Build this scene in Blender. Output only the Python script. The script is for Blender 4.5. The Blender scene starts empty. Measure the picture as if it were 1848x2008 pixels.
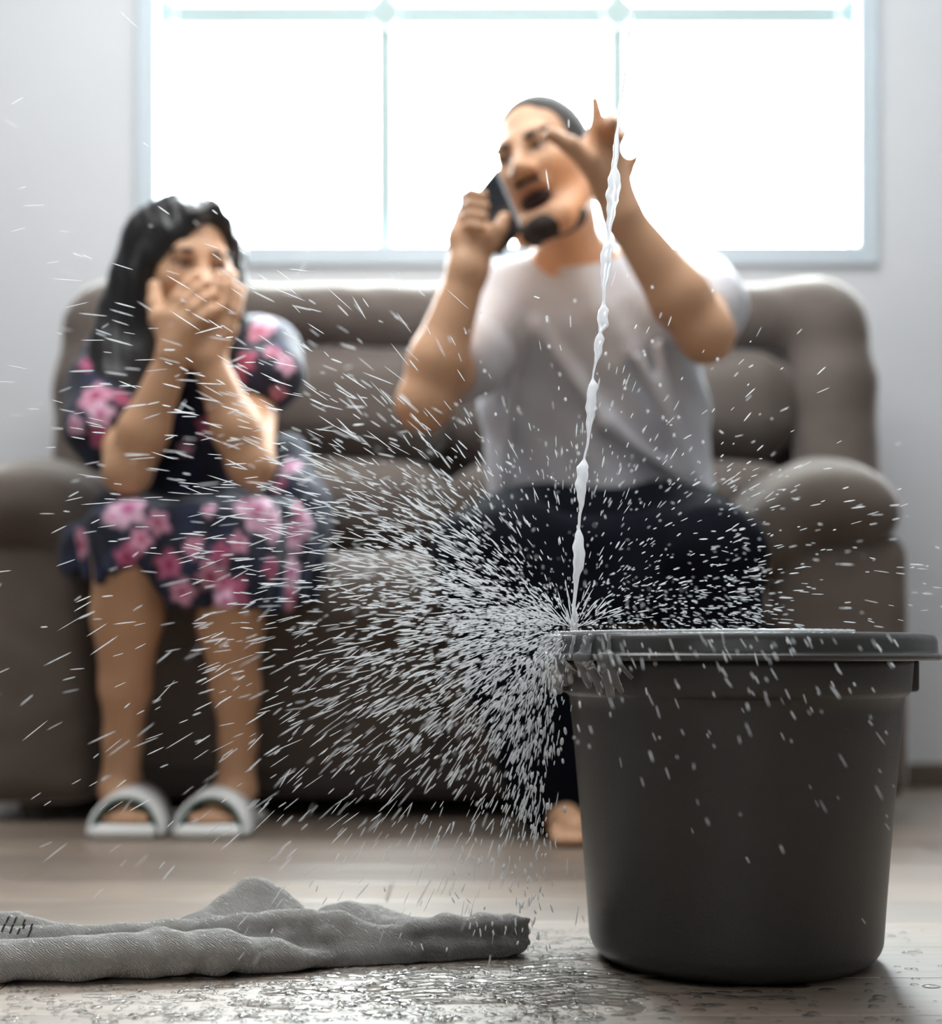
import bpy, bmesh, math, random
import numpy as np
from mathutils import Vector, Matrix, Euler

S = bpy.context.scene
COL = S.collection
rnd = random.Random(7)
nrs = np.random.RandomState(11)

# ------------------------------------------------------------------ camera
F = 2800.0            # focal length in photo pixels (photo 1848 x 2008)
CX, HY, CAMH = 924.0, 1280.0, 0.33
cam_d = bpy.data.cameras.new('camera')
cam = bpy.data.objects.new('camera', cam_d)
COL.objects.link(cam)
cam.location = (0, 0, CAMH)
cam.rotation_euler = (math.radians(90), 0, 0)
cam_d.sensor_fit = 'VERTICAL'
cam_d.sensor_height = 36.0
cam_d.lens = F / 2008.0 * 36.0
cam_d.shift_y = (HY - 1004.0) / 2008.0
cam_d.clip_start = 0.05
cam_d.dof.use_dof = True
cam_d.dof.focus_distance = 1.42
cam_d.dof.aperture_fstop = 2.35
S.camera = cam

# ------------------------------------------------------------------ light
W = bpy.data.worlds.new('world')
S.world = W
W.use_nodes = True
bg = W.node_tree.nodes['Background']
bg.inputs['Color'].default_value = (0.93, 0.98, 1.0, 1)
bg.inputs['Strength'].default_value = 50.0

def area(name, loc, rot, sx, sy, power, color=(1, 1, 1), portal=False):
    d = bpy.data.lights.new(name, 'AREA')
    d.shape = 'RECTANGLE'; d.size = sx; d.size_y = sy
    d.energy = power; d.color = color
    o = bpy.data.objects.new(name, d)
    o.location = loc; o.rotation_euler = rot
    COL.objects.link(o)
    if portal:
        d.cycles.is_portal = True
    return o

WALL = 3.49
WX0, WX1, WZ0, WZ1 = -0.766, 0.944, 1.325, 2.58      # clear window opening
area('window_portal', ((WX0 + WX1) / 2, WALL + 0.14, (WZ0 + WZ1) / 2), (math.radians(-90), 0, 0),
     WX1 - WX0, WZ1 - WZ0, 1.0, portal=True)
area('overhead_fill_light', (-0.3, 1.95, 2.68), (0, 0, 0), 2.4, 1.2, 57.0, (1.0, 0.98, 0.97))  # added overhead fill, standing in for ambient room light
area('rear_fill_light', (-0.6, -2.4, 1.5), (math.radians(90), 0, 0), 3.2, 2.0, 15.0, (0.97, 0.98, 1.0))  # added fill lamp behind the camera; the rear wall has no window

S.view_settings.view_transform = 'Standard'
S.view_settings.look = 'None'
S.view_settings.gamma = 1.0
S.view_settings.use_curve_mapping = False
S.view_settings.exposure = 0.0
S.cycles.max_bounces = 10
S.cycles.transparent_max_bounces = 24
S.cycles.caustics_reflective = False
S.cycles.caustics_refractive = False
S.cycles.sample_clamp_indirect = 6.0

# ------------------------------------------------------------------ helpers
def P(px, py, d):
    """a point of the room: photo pixel and distance from the camera"""
    return np.array([(px - CX) / F * d, d, CAMH + (HY - py) / F * d])

def link(name, me, parent=None, m=None, kind=None):
    o = bpy.data.objects.new(name, me)
    COL.objects.link(o)
    if m is not None and me is not None and len(me.materials) == 0:
        me.materials.append(m)
    if parent is not None:
        o.parent = parent
    if kind:
        o['kind'] = kind
    return o

def tag(o, label, cat, group=None, kind=None):
    o['label'] = label; o['category'] = cat
    if group: o['group'] = group
    if kind: o['kind'] = kind
    return o

def empty(name, loc, label=None, cat=None):
    o = bpy.data.objects.new(name, None)
    o.location = loc; o.empty_display_size = 0.05
    COL.objects.link(o)
    if label: tag(o, label, cat)
    return o

def mesh_np(name, v, f, smooth=True, col=None):
    """v (n,3), f (m,4) or (m,3) arrays"""
    me = bpy.data.meshes.new(name)
    v = np.ascontiguousarray(v, dtype=np.float32); f = np.ascontiguousarray(f, dtype=np.int32)
    m, k = f.shape
    me.vertices.add(len(v)); me.vertices.foreach_set('co', v.ravel())
    me.loops.add(m * k); me.loops.foreach_set('vertex_index', f.ravel())
    me.polygons.add(m)
    me.polygons.foreach_set('loop_start', np.arange(0, m * k, k, dtype=np.int32))
    me.polygons.foreach_set('use_smooth', np.full(m, smooth, dtype=bool))
    me.update(calc_edges=True)
    if col is not None:
        a = me.color_attributes.new('Col', 'FLOAT_COLOR', 'POINT')
        c = np.ones((len(v), 4), dtype=np.float32); c[:, :3] = col
        a.data.foreach_set('color', c.ravel())
    return me

def mesh_bm(name, bm, smooth=False):
    me = bpy.data.meshes.new(name)
    bmesh.ops.recalc_face_normals(bm, faces=bm.faces)
    bm.to_mesh(me); bm.free()
    if smooth:
        for p in me.polygons: p.use_smooth = True
    return me

def local(o, par):
    """keep a mesh given in room coordinates in place under a parent that stands at par.location"""
    o.location = -Vector(par.location)
    return o

def sub(name, me, parent, m):
    o = link(name, me, parent, m)
    top = parent
    if parent.parent is None:
        o.location = -Vector(parent.location)
    return o

# ------------------------------------------------------------------ materials
def nodes(name):
    m = bpy.data.materials.new(name); m.use_nodes = True
    nt = m.node_tree
    return m, nt, nt.nodes['Principled BSDF']

def add(nt, kind, **kw):
    n = nt.nodes.new(kind)
    for k, v in kw.items():
        setattr(n, k, v)
    return n

def coords(nt, scale=(1, 1, 1), kind='Object'):
    t = add(nt, 'ShaderNodeTexCoord'); mp = add(nt, 'ShaderNodeMapping')
    mp.inputs['Scale'].default_value = scale
    nt.links.new(t.outputs[kind], mp.inputs['Vector'])
    return mp.outputs['Vector']

def noise(nt, vec, scale, detail=3, rough=0.55):
    n = add(nt, 'ShaderNodeTexNoise')
    n.inputs['Scale'].default_value = scale; n.inputs['Detail'].default_value = detail
    n.inputs['Roughness'].default_value = rough
    nt.links.new(vec, n.inputs['Vector'])
    return n.outputs['Fac']

def ramp(nt, fac, stops):
    r = add(nt, 'ShaderNodeValToRGB')
    e = r.color_ramp.elements
    while len(e) < len(stops): e.new(0.5)
    for el, (p, c) in zip(e, stops):
        el.position = p; el.color = (*c, 1)
    nt.links.new(fac, r.inputs['Fac'])
    return r.outputs['Color']

def bump(nt, b, h, strength, dist=0.01):
    n = add(nt, 'ShaderNodeBump')
    n.inputs['Strength'].default_value = strength; n.inputs['Distance'].default_value = dist
    nt.links.new(h, n.inputs['Height']); nt.links.new(n.outputs['Normal'], b.inputs['Normal'])

def simple(name, c, rough=0.6, var=0.12, scale=20, bumps=0.0, bscale=200, spec=0.5, **kw):
    m, nt, b = nodes(name)
    v = coords(nt)
    f = noise(nt, v, scale)
    lo = tuple(x * (1 - var) for x in c); hi = tuple(min(1, x * (1 + var)) for x in c)
    nt.links.new(ramp(nt, f, [(0.3, lo), (0.7, hi)]), b.inputs['Base Color'])
    b.inputs['Roughness'].default_value = rough
    b.inputs['Specular IOR Level'].default_value = spec
    for k, val in kw.items():
        b.inputs[k.replace('_', ' ')].default_value = val
    if bumps:
        bump(nt, b, noise(nt, v, bscale, 2), bumps, 0.003)
    return m

def painted(name, rough=0.5, spec=0.4, sss=0.0, sheen=0.0, bumps=0.0, bscale=300):
    """colour from the mesh's own colour attribute"""
    m, nt, b = nodes(name)
    a = add(nt, 'ShaderNodeVertexColor'); a.layer_name = 'Col'
    nt.links.new(a.outputs['Color'], b.inputs['Base Color'])
    b.inputs['Roughness'].default_value = rough
    b.inputs['Specular IOR Level'].default_value = spec
    if sss:
        b.inputs['Subsurface Weight'].default_value = sss
        b.inputs['Subsurface Radius'].default_value = (0.012, 0.005, 0.003)
        b.inputs['Subsurface Scale'].default_value = 1.0
    b.inputs['Sheen Weight'].default_value = sheen
    if bumps:
        bump(nt, b, noise(nt, coords(nt), bscale, 2), bumps, 0.002)
    return m

def fabric(name, c, sheen=0.6, sheen_rough=0.35, var=0.1, bscale=420, rough=0.85, tint=(1, 1, 1)):
    m, nt, b = nodes(name)
    v = coords(nt)
    f = noise(nt, v, 9, 4)
    lo = tuple(x * (1 - var) for x in c); hi = tuple(x * (1 + var) for x in c)
    nt.links.new(ramp(nt, f, [(0.3, lo), (0.7, hi)]), b.inputs['Base Color'])
    b.inputs['Roughness'].default_value = rough
    b.inputs['Specular IOR Level'].default_value = 0.25
    b.inputs['Sheen Weight'].default_value = sheen
    b.inputs['Sheen Roughness'].default_value = sheen_rough
    b.inputs['Sheen Tint'].default_value = (*tint, 1)
    bump(nt, b, noise(nt, v, bscale, 2), 0.35, 0.002)
    return m

M = {}
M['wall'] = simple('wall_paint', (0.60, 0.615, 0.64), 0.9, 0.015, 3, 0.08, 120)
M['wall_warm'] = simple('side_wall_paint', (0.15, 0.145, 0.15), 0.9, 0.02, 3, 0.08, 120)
M['ceiling'] = simple('ceiling_paint', (0.6, 0.6, 0.6), 0.9, 0.01, 3)
M['frame'] = simple('window_frame_paint', (0.50, 0.57, 0.62), 0.5, 0.02, 5)
M['bar'] = simple('window_bar_paint', (0.36, 0.45, 0.45), 0.5, 0.02, 5)
M['baseboard'] = simple('baseboard_wood', (0.105, 0.083, 0.055), 0.55, 0.25, 12)
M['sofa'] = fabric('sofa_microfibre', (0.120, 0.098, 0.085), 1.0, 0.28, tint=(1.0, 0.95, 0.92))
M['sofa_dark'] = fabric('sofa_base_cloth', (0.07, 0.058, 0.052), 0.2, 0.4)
M['shirt'] = fabric('grey_jersey', (0.58, 0.60, 0.65), 0.35, 0.4, 0.05, 600)
M['pants'] = fabric('black_trouser_cloth', (0.004, 0.005, 0.010), 0.0, 0.4, 0.2, 500)
M['pants'].node_tree.nodes['Principled BSDF'].inputs['Specular IOR Level'].default_value = 0.08
M['hair'] = simple('black_hair', (0.010, 0.009, 0.010), 0.36, 0.3, 60, 0.25, 160)
M['shorthair'] = simple('cropped_black_hair', (0.040, 0.034, 0.033), 0.7, 0.3, 150, 0.4, 400)
M['beard'] = simple('goatee_hair', (0.022, 0.017, 0.015), 0.8, 0.3, 150, 0.5, 400)
M['skin'] = painted('skin', 0.52, 0.4, 0.08, 0.0, 0.05)
M['dress'] = painted('floral_dress_cloth', 0.75, 0.3, 0.0, 0.12, 0.15)
M['eye'] = painted('eye', 0.12, 0.5)
M['phone'] = simple('phone_shell', (0.012, 0.016, 0.022), 0.25, 0.1, 40)
M['phone_lens'] = simple('phone_lens', (0.05, 0.06, 0.08), 0.08, 0.1, 40)
M['rim'] = simple('grey_rim_plastic', (0.044, 0.045, 0.044), 0.24, 0.10, 14, 0.06, 340, 0.6)
M['bucket'] = simple('grey_plastic', (0.034, 0.033, 0.031), 0.38, 0.10, 14, 0.10, 340, 0.5)
M['slipper'] = simple('slipper_foam', (0.82, 0.84, 0.83), 0.7, 0.05, 30)
M['slipper_green'] = simple('slipper_lining', (0.006, 0.055, 0.038), 0.6, 0.15, 30)
M['mouth'] = simple('mouth_inside', (0.020, 0.007, 0.007), 0.5, 0.2, 60)
M['teeth'] = simple('teeth', (0.55, 0.5, 0.45), 0.3, 0.05, 60)
M['mark'] = simple('towel_print', (0.05, 0.045, 0.04), 0.9, 0.1, 60)

def water(name, glint_mix, rough, glint_col=(0.9, 0.93, 0.97)):
    m, nt, b = nodes(name)
    b.inputs['Base Color'].default_value = (1, 1, 1, 1)
    b.inputs['Transmission Weight'].default_value = 1.0
    b.inputs['Roughness'].default_value = rough
    b.inputs['IOR'].default_value = 1.333
    out = nt.nodes['Material Output']
    if glint_mix:  # white diffuse mixed in, standing for the averaged highlights on the water
        t = add(nt, 'ShaderNodeBsdfTranslucent'); t.inputs['Color'].default_value = (*glint_col, 1)
        d = add(nt, 'ShaderNodeBsdfDiffuse'); d.inputs['Color'].default_value = (*glint_col, 1)
        m1 = add(nt, 'ShaderNodeMixShader'); m1.inputs['Fac'].default_value = 0.5
        nt.links.new(t.outputs[0], m1.inputs[1]); nt.links.new(d.outputs[0], m1.inputs[2])
        m2 = add(nt, 'ShaderNodeMixShader'); m2.inputs['Fac'].default_value = glint_mix
        nt.links.new(b.outputs[0], m2.inputs[1]); nt.links.new(m1.outputs[0], m2.inputs[2])
        nt.links.new(m2.outputs[0], out.inputs['Surface'])
    return m
M['spray'] = water('splashing_water', 0.65, 0.12, (0.95, 0.97, 1.0))
M['stream'] = water('falling_water', 0.72, 0.05, (0.97, 0.97, 1.0))
def film():
    m, nt, b = nodes('puddle_water')
    out = nt.nodes['Material Output']
    t = add(nt, 'ShaderNodeBsdfTransparent'); t.inputs['Color'].default_value = (0.96, 0.97, 0.97, 1)
    g = add(nt, 'ShaderNodeBsdfGlossy'); g.inputs['Roughness'].default_value = 0.06
    fr = add(nt, 'ShaderNodeFresnel'); fr.inputs['IOR'].default_value = 1.333
    mx = add(nt, 'ShaderNodeMixShader')
    nt.links.new(fr.outputs[0], mx.inputs['Fac'])
    nt.links.new(t.outputs[0], mx.inputs[1]); nt.links.new(g.outputs[0], mx.inputs[2])
    nt.links.new(mx.outputs[0], out.inputs['Surface'])
    return m
M['puddle'] = film()
M['puddle_clear'] = water('clinging_water', 0.25, 0.04)

def pane_glass():
    m, nt, b = nodes('window_glass')
    out = nt.nodes['Material Output']
    t = add(nt, 'ShaderNodeBsdfTransparent'); t.inputs['Color'].default_value = (0.97, 0.99, 0.985, 1)
    g = add(nt, 'ShaderNodeBsdfGlossy'); g.inputs['Roughness'].default_value = 0.02
    fr = add(nt, 'ShaderNodeFresnel'); fr.inputs['IOR'].default_value = 1.45
    mx = add(nt, 'ShaderNodeMixShader')
    ge = add(nt, 'ShaderNodeNewGeometry')
    inv = add(nt, 'ShaderNodeMath', operation='SUBTRACT'); inv.inputs[0].default_value = 1.0
    nt.links.new(ge.outputs['Backfacing'], inv.inputs[1])
    mu = add(nt, 'ShaderNodeMath', operation='MULTIPLY')
    nt.links.new(fr.outputs[0], mu.inputs[0]); nt.links.new(inv.outputs[0], mu.inputs[1])
    nt.links.new(mu.outputs[0], mx.inputs['Fac'])
    nt.links.new(t.outputs[0], mx.inputs[1]); nt.links.new(g.outputs[0], mx.inputs[2])
    nt.links.new(mx.outputs[0], out.inputs['Surface'])
    return m
M['glass'] = pane_glass()

def wood():
    m, nt, b = nodes('laminate_wood')
    v = coords(nt, (1.2, 14, 1), 'Object')
    info = add(nt, 'ShaderNodeObjectInfo')
    ad = add(nt, 'ShaderNodeVectorMath', operation='ADD')
    sc = add(nt, 'ShaderNodeVectorMath', operation='SCALE'); sc.inputs['Scale'].default_value = 3.0
    nt.links.new(info.outputs['Location'], sc.inputs[0])
    nt.links.new(v, ad.inputs[0]); nt.links.new(sc.outputs[0], ad.inputs[1])
    f = noise(nt, ad.outputs[0], 6, 6, 0.65)
    c = ramp(nt, f, [(0.25, (0.160, 0.115, 0.080)), (0.5, (0.25, 0.190, 0.142)), (0.75, (0.35, 0.28, 0.225))])
    hv = add(nt, 'ShaderNodeHueSaturation')
    mr = add(nt, 'ShaderNodeMapRange'); mr.inputs['To Min'].default_value = 0.72; mr.inputs['To Max'].default_value = 1.22
    nt.links.new(info.outputs['Random'], mr.inputs['Value']); nt.links.new(mr.outputs[0], hv.inputs['Value'])
    nt.links.new(c, hv.inputs['Color']); nt.links.new(hv.outputs[0], b.inputs['Base Color'])
    b.inputs['Roughness'].default_value = 0.50
    b.inputs['Specular IOR Level'].default_value = 1.0
    b.inputs['Coat Weight'].default_value = 1.0
    b.inputs['Coat Roughness'].default_value = 0.42
    b.inputs['Coat IOR'].default_value = 1.85
    bump(nt, b, f, 0.12, 0.002)
    return m
M['wood'] = wood()

def towel_mat():
    m, nt, b = nodes('knitted_towel')
    v = coords(nt)
    at = add(nt, 'ShaderNodeVertexColor'); at.layer_name = 'Col'
    f = noise(nt, v, 30, 3)
    mx = add(nt, 'ShaderNodeMix', data_type='RGBA', blend_type='MULTIPLY'); mx.inputs['Factor'].default_value = 1.0
    nt.links.new(ramp(nt, f, [(0.3, (0.80, 0.80, 0.80)), (0.7, (1, 1, 1))]), mx.inputs['A'])
    nt.links.new(at.outputs['Color'], mx.inputs['B'])
    nt.links.new(mx.outputs['Result'], b.inputs['Base Color'])
    b.inputs['Roughness'].default_value = 0.9
    b.inputs['Sheen Weight'].default_value = 1.0
    b.inputs['Sheen Roughness'].default_value = 0.4
    w = add(nt, 'ShaderNodeTexWave'); w.inputs['Scale'].default_value = 185
    w.inputs['Distortion'].default_value = 7.0; w.inputs['Detail'].default_value = 2
    w.bands_direction = 'DIAGONAL'
    nt.links.new(v, w.inputs['Vector'])
    bump(nt, b, w.outputs['Fac'], 1.0, 0.0020)
    return m
M['towel'] = towel_mat()

# ------------------------------------------------------------------ soft solids: a distance field and its surface
class Field:
    def __init__(s, lo, hi, h):
        s.lo = np.array(lo, dtype=np.float64); s.h = h
        s.n = np.ceil((np.array(hi) - s.lo) / h).astype(int) + 1
        s.F = np.full(s.n, 1.0, dtype=np.float32)
    def box(s, a, b):
        i0 = np.clip(np.floor((a - s.lo) / s.h).astype(int), 0, s.n - 1)
        i1 = np.clip(np.ceil((b - s.lo) / s.h).astype(int) + 1, 1, s.n)
        sl = tuple(slice(p, q) for p, q in zip(i0, i1))
        ax = [(s.lo[k] + s.h * np.arange(i0[k], i1[k])).astype(np.float32) for k in range(3)]
        return sl, ax[0][:, None, None], ax[1][None, :, None], ax[2][None, None, :]
    def grid(s):
        return s.box(s.lo, s.lo + s.n * s.h)[1:]
    def comb(s, sl, d, k, op):
        A = s.F[sl]
        if op == 'add':
            r = np.minimum(A, d)
            if k > 0:
                hh = np.maximum(k - np.abs(A - d), 0) / k
                r = r - hh * hh * k * 0.25
        else:
            d = -d
            r = np.maximum(A, d)
            if k > 0:
                hh = np.maximum(k - np.abs(A - d), 0) / k
                r = r + hh * hh * k * 0.25
        s.F[sl] = r
    def cap(s, a, b, ra, rb=None, k=0.0, op='add'):
        rb = ra if rb is None else rb
        a = np.asarray(a, float); b = np.asarray(b, float)
        pad = max(ra, rb) + k + 4 * s.h
        sl, X, Y, Z = s.box(np.minimum(a, b) - pad, np.maximum(a, b) + pad)
        ab = b - a; L = float(ab @ ab) + 1e-12
        t = np.clip(((X - a[0]) * ab[0] + (Y - a[1]) * ab[1] + (Z - a[2]) * ab[2]) / L, 0, 1)
        d = np.sqrt((X - a[0] - t * ab[0]) ** 2 + (Y - a[1] - t * ab[1]) ** 2 + (Z - a[2] - t * ab[2]) ** 2) - (ra + (rb - ra) * t)
        s.comb(sl, d, k, op)
    def chain(s, pts, rads, k=0.0, op='add'):
        for i in range(len(pts) - 1):
            s.cap(pts[i], pts[i + 1], rads[i], rads[i + 1], k, op)
    def ell(s, c, r, R=None, k=0.0, op='add'):
        c = np.asarray(c, float); r = np.asarray(r, float)
        R = np.eye(3) if R is None else R          # columns: local axes
        pad = max(r) + k + 4 * s.h
        sl, X, Y, Z = s.box(c - pad, c + pad)
        q = [(X - c[0]) * R[0, i] + (Y - c[1]) * R[1, i] + (Z - c[2]) * R[2, i] for i in range(3)]
        k0 = np.sqrt(sum((q[i] / r[i]) ** 2 for i in range(3)))
        k1 = np.sqrt(sum((q[i] / r[i] ** 2) ** 2 for i in range(3))) + 1e-9
        s.comb(sl, k0 * (k0 - 1) / k1, k, op)
    def rbox(s, c, half, rad, R=None, k=0.0, op='add', bulge=0.0):
        c = np.asarray(c, float); half = np.asarray(half, float)
        R = np.eye(3) if R is None else R
        pad = float(np.linalg.norm(half)) + k + bulge + 4 * s.h if R is not None and not np.allclose(R, np.eye(3)) else half + k + bulge + 4 * s.h
        sl, X, Y, Z = s.box(c - pad, c + pad)
        q = [(X - c[0]) * R[0, i] + (Y - c[1]) * R[1, i] + (Z - c[2]) * R[2, i] for i in range(3)]
        bb = 0
        if bulge:
            bb = bulge * np.prod([np.clip(1 - (q[i] / (half[i] * 1.05)) ** 2, 0, 1) ** 0.5 * 0.6 + 0.4 for i in range(3)], axis=0) if False else 0
            u = [np.clip(1 - (q[i] / half[i]) ** 2, 0, 1) for i in range(3)]
            bb = bulge * np.maximum(np.maximum(u[0] * u[1], u[1] * u[2]), u[0] * u[2])
        e = [np.abs(q[i]) - (half[i] - rad) for i in range(3)]
        d = np.sqrt(sum(np.maximum(x, 0) ** 2 for x in e)) + np.minimum(np.maximum(np.maximum(e[0], e[1]), e[2]), 0) - rad - bb
        s.comb(sl, d, k, op)
    def surface(s, relax=1):
        Fv = s.F
        ins = Fv < 0
        n = np.array(Fv.shape)
        cnt = np.zeros(n - 1, dtype=np.int8)
        offs = [(i, j, k) for i in (0, 1) for j in (0, 1) for k in (0, 1)]
        for o in offs:
            cnt += ins[o[0]:n[0] - 1 + o[0], o[1]:n[1] - 1 + o[1], o[2]:n[2] - 1 + o[2]]
        mask = (cnt > 0) & (cnt < 8)
        act = np.argwhere(mask)
        idx = np.full(n - 1, -1, dtype=np.int32); idx[mask] = np.arange(len(act))
        vals = [Fv[act[:, 0] + o[0], act[:, 1] + o[1], act[:, 2] + o[2]] for o in offs]
        acc = np.zeros((len(act), 3)); num = np.zeros(len(act))
        for i in range(8):
            for j in range(i + 1, 8):
                oi, oj = np.array(offs[i]), np.array(offs[j])
                if np.abs(oi - oj).sum() != 1: continue
                a, b = vals[i], vals[j]
                cr = (a < 0) != (b < 0)
                t = np.where(cr, a / np.where(cr, a - b, 1), 0)
                acc += cr[:, None] * (oi + t[:, None] * (oj - oi)); num += cr
        v = s.lo + (act + acc / num[:, None]) * s.h
        quads = []
        for ax in range(3):
            o1, o2 = [(1, 2), (2, 0), (0, 1)][ax]
            e = np.zeros(3, int); e[ax] = 1
            lo = [slice(1, -1)] * 3; hi = [slice(1, -1)] * 3
            lo[ax] = slice(0, -1); hi[ax] = slice(1, None)
            A = ins[tuple(lo)]; B = ins[tuple(hi)]
            q = np.argwhere(A != B)
            fl = A[tuple(q.T)]
            q = q + 1; q[:, ax] -= 1
            u = np.zeros(3, int); u[o1] = 1
            w = np.zeros(3, int); w[o2] = 1
            c = [q - u - w, q - w, q, q - u]
            ids = np.stack([idx[tuple(x.T)] for x in c], axis=1)
            ids[~fl] = ids[~fl][:, ::-1]
            quads.append(ids)
        f = np.concatenate(quads)
        for w_ in [0.55, -0.57] * relax:
            acc = np.zeros_like(v); num = np.zeros(len(v))
            for k in range(4):
                a, b = f[:, k], f[:, (k + 1) % 4]
                for c in range(3):
                    acc[:, c] += np.bincount(a, v[b, c], len(v)) + np.bincount(b, v[a, c], len(v))
                num += np.bincount(a, minlength=len(v)) + np.bincount(b, minlength=len(v))
            v = v * (1 - w_) + w_ * acc / np.maximum(num, 1)[:, None]
        return v, f

def unit(v):
    v = np.asarray(v, float); return v / np.linalg.norm(v)

def head_axes(yaw, pitch, roll):
    """x to the photo's right when facing the camera, y out of the face, z up; yaw > 0 turns to the photo's left"""
    cy, sy = math.cos(yaw), math.sin(yaw)
    fwd = np.array([-sy, -cy, 0]); rt = np.array([cy, -sy, 0]); up = np.array([0, 0, 1.0])
    f2 = fwd * math.cos(pitch) + up * math.sin(pitch); u2 = up * math.cos(pitch) - fwd * math.sin(pitch)
    r3 = rt * math.cos(roll) + u2 * math.sin(roll); u3 = u2 * math.cos(roll) - rt * math.sin(roll)
    return np.stack([r3, f2, u3], axis=1)

class Head:
    def __init__(s, c, R, sc):
        s.c = np.asarray(c, float); s.R = R; s.s = sc
    def w(s, x, y, z):
        return s.c + s.R @ (np.array([x, y, z]) * s.s)
    def inv(s, v):
        return ((v - s.c) @ s.R) / s.s
    def build(s, f, mouth_open=0.0, fem=False):
        e = lambda c, r, k=0.02, op='add': f.ell(s.w(*c), np.array(r) * s.s, s.R, k * s.s, op)
        cp = lambda a, b, ra, rb, k=0.012, op='add': f.cap(s.w(*a), s.w(*b), ra * s.s, rb * s.s, k * s.s, op)
        e((0, -0.012, 0.038), (0.077, 0.097, 0.090), 0.0)
        e((0, 0.022, -0.02), (0.066, 0.074, 0.085), 0.03)
        jw = 0.046 if fem else 0.052
        drop = 0.016 * mouth_open
        for q in (-1, 1):
            cp((q * (0.060 if fem else 0.064), -0.005, -0.045), (q * (0.030 if fem else 0.036), 0.060, -0.096 - drop), 0.022 if fem else 0.026, 0.022 if fem else 0.027, 0.03)
            e((q * 0.042, 0.056, -0.022), (0.026, 0.030, 0.026), 0.03)        # cheek
            e((q * 0.080, -0.005, -0.008), (0.010, 0.021, 0.034), 0.008)       # ear
            e((q * 0.086, 0.003, -0.004), (0.006, 0.010, 0.018), 0.004, 'sub')
        e((0, 0.072, -0.106 - drop), (0.026, 0.022, 0.020), 0.03)              # chin
        cp((-0.034, 0.080, 0.030), (0.034, 0.080, 0.030), 0.012, 0.012, 0.02)  # brow
        for q in (-1, 1):
            e((q * 0.031, 0.102, 0.008), (0.021, 0.018, 0.013), 0.012, 'sub')  # eye socket
            e((q * 0.031, 0.083, 0.016), (0.019, 0.011, 0.0075), 0.006)         # upper lid
            e((q * 0.031, 0.081, 0.000), (0.017, 0.009, 0.004), 0.005)         # lower lid
        cp((0, 0.090, 0.018), (0, 0.112, -0.026), 0.009, 0.014, 0.014)         # nose
        for q in (-1, 1):
            e((q * 0.014, 0.102, -0.030), (0.010, 0.012, 0.009), 0.008)
            e((q * 0.008, 0.108, -0.039), (0.005, 0.006, 0.004), 0.003, 'sub')
        if mouth_open:
            e((0, 0.100, -0.068 - drop * 0.4), (0.034, 0.035, 0.004 + 0.012 * mouth_open), 0.006, 'sub')
            cp((-0.028, 0.086, -0.053), (0.028, 0.086, -0.053), 0.006, 0.006, 0.008)
            cp((-0.026, 0.084, -0.086 - drop), (0.026, 0.084, -0.086 - drop), 0.007, 0.007, 0.008)
        else:
            cp((-0.020, 0.090, -0.060), (0.020, 0.090, -0.060), 0.006, 0.006, 0.008)
            cp((-0.018, 0.089, -0.072), (0.018, 0.089, -0.072), 0.007, 0.007, 0.008)
    def eyes(s, parent, look=(0, 0, 0)):
        for q in (-1, 1):
            c = s.w(q * 0.031, 0.078, 0.008)
            n, m_ = 16, 12
            th = np.linspace(0, np.pi, m_ + 1); ph = np.linspace(0, 2 * np.pi, n, endpoint=False)
            r = 0.0125 * s.s
            d = unit(s.R @ np.array([look[0], 1.0, look[1]]))
            a1 = unit(np.cross(d, [0.1, 0.2, 1])); a2 = np.cross(d, a1)
            v = []; colr = []
            for t in th:
                for p in ph:
                    v.append(c + r * (math.cos(t) * d + math.sin(t) * (math.cos(p) * a1 + math.sin(p) * a2)))
                    colr.append((0.004, 0.003, 0.003) if t < 0.30 else (0.03, 0.015, 0.008) if t < 0.62 else (0.62, 0.58, 0.55))
            fc = [(i * n + j, i * n + (j + 1) % n, (i + 1) * n + (j + 1) % n, (i + 1) * n + j) for i in range(m_) for j in range(n)]
            sub('eye', mesh_np('eye', np.array(v), np.array(fc), True, np.array(colr)), parent, M['eye'])
    def patch(s, name, parent, m, prims, h=0.003, noise_amp=0.0):
        """a hair or brow patch from ellipsoids (centre, radii, k, op) in head space"""
        pts = np.array([s.w(*p[0]) for p in prims]); R = max(max(p[1]) for p in prims if p[3] == 'add') * s.s + 0.02
        pa = np.array([s.w(*p[0]) for p in prims if p[3] == 'add'])
        f = Field(pa.min(0) - R, pa.max(0) + R, h)
        for c, r, k, op in prims:
            f.ell(s.w(*c), np.array(r) * s.s, s.R, k * s.s, op)
        v, q = f.surface()
        return sub(name, mesh_np(name, v, q), parent, m)

# ================================================================== the room
def box_bm(x0, x1, y0, y1, z0, z1, bm=None, bev=0.0):
    bm = bm or bmesh.new()
    r = bmesh.ops.create_cube(bm, size=1.0)
    for v in r['verts']:
        v.co = Vector((x0 + (v.co.x + 0.5) * (x1 - x0), y0 + (v.co.y + 0.5) * (y1 - y0), z0 + (v.co.z + 0.5) * (z1 - z0)))
    if bev:
        es = list({e for v in r['verts'] for e in v.link_edges})
        bmesh.ops.bevel(bm, geom=es, offset=bev, segments=2, affect='EDGES', profile=0.5)
    return bm

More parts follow.
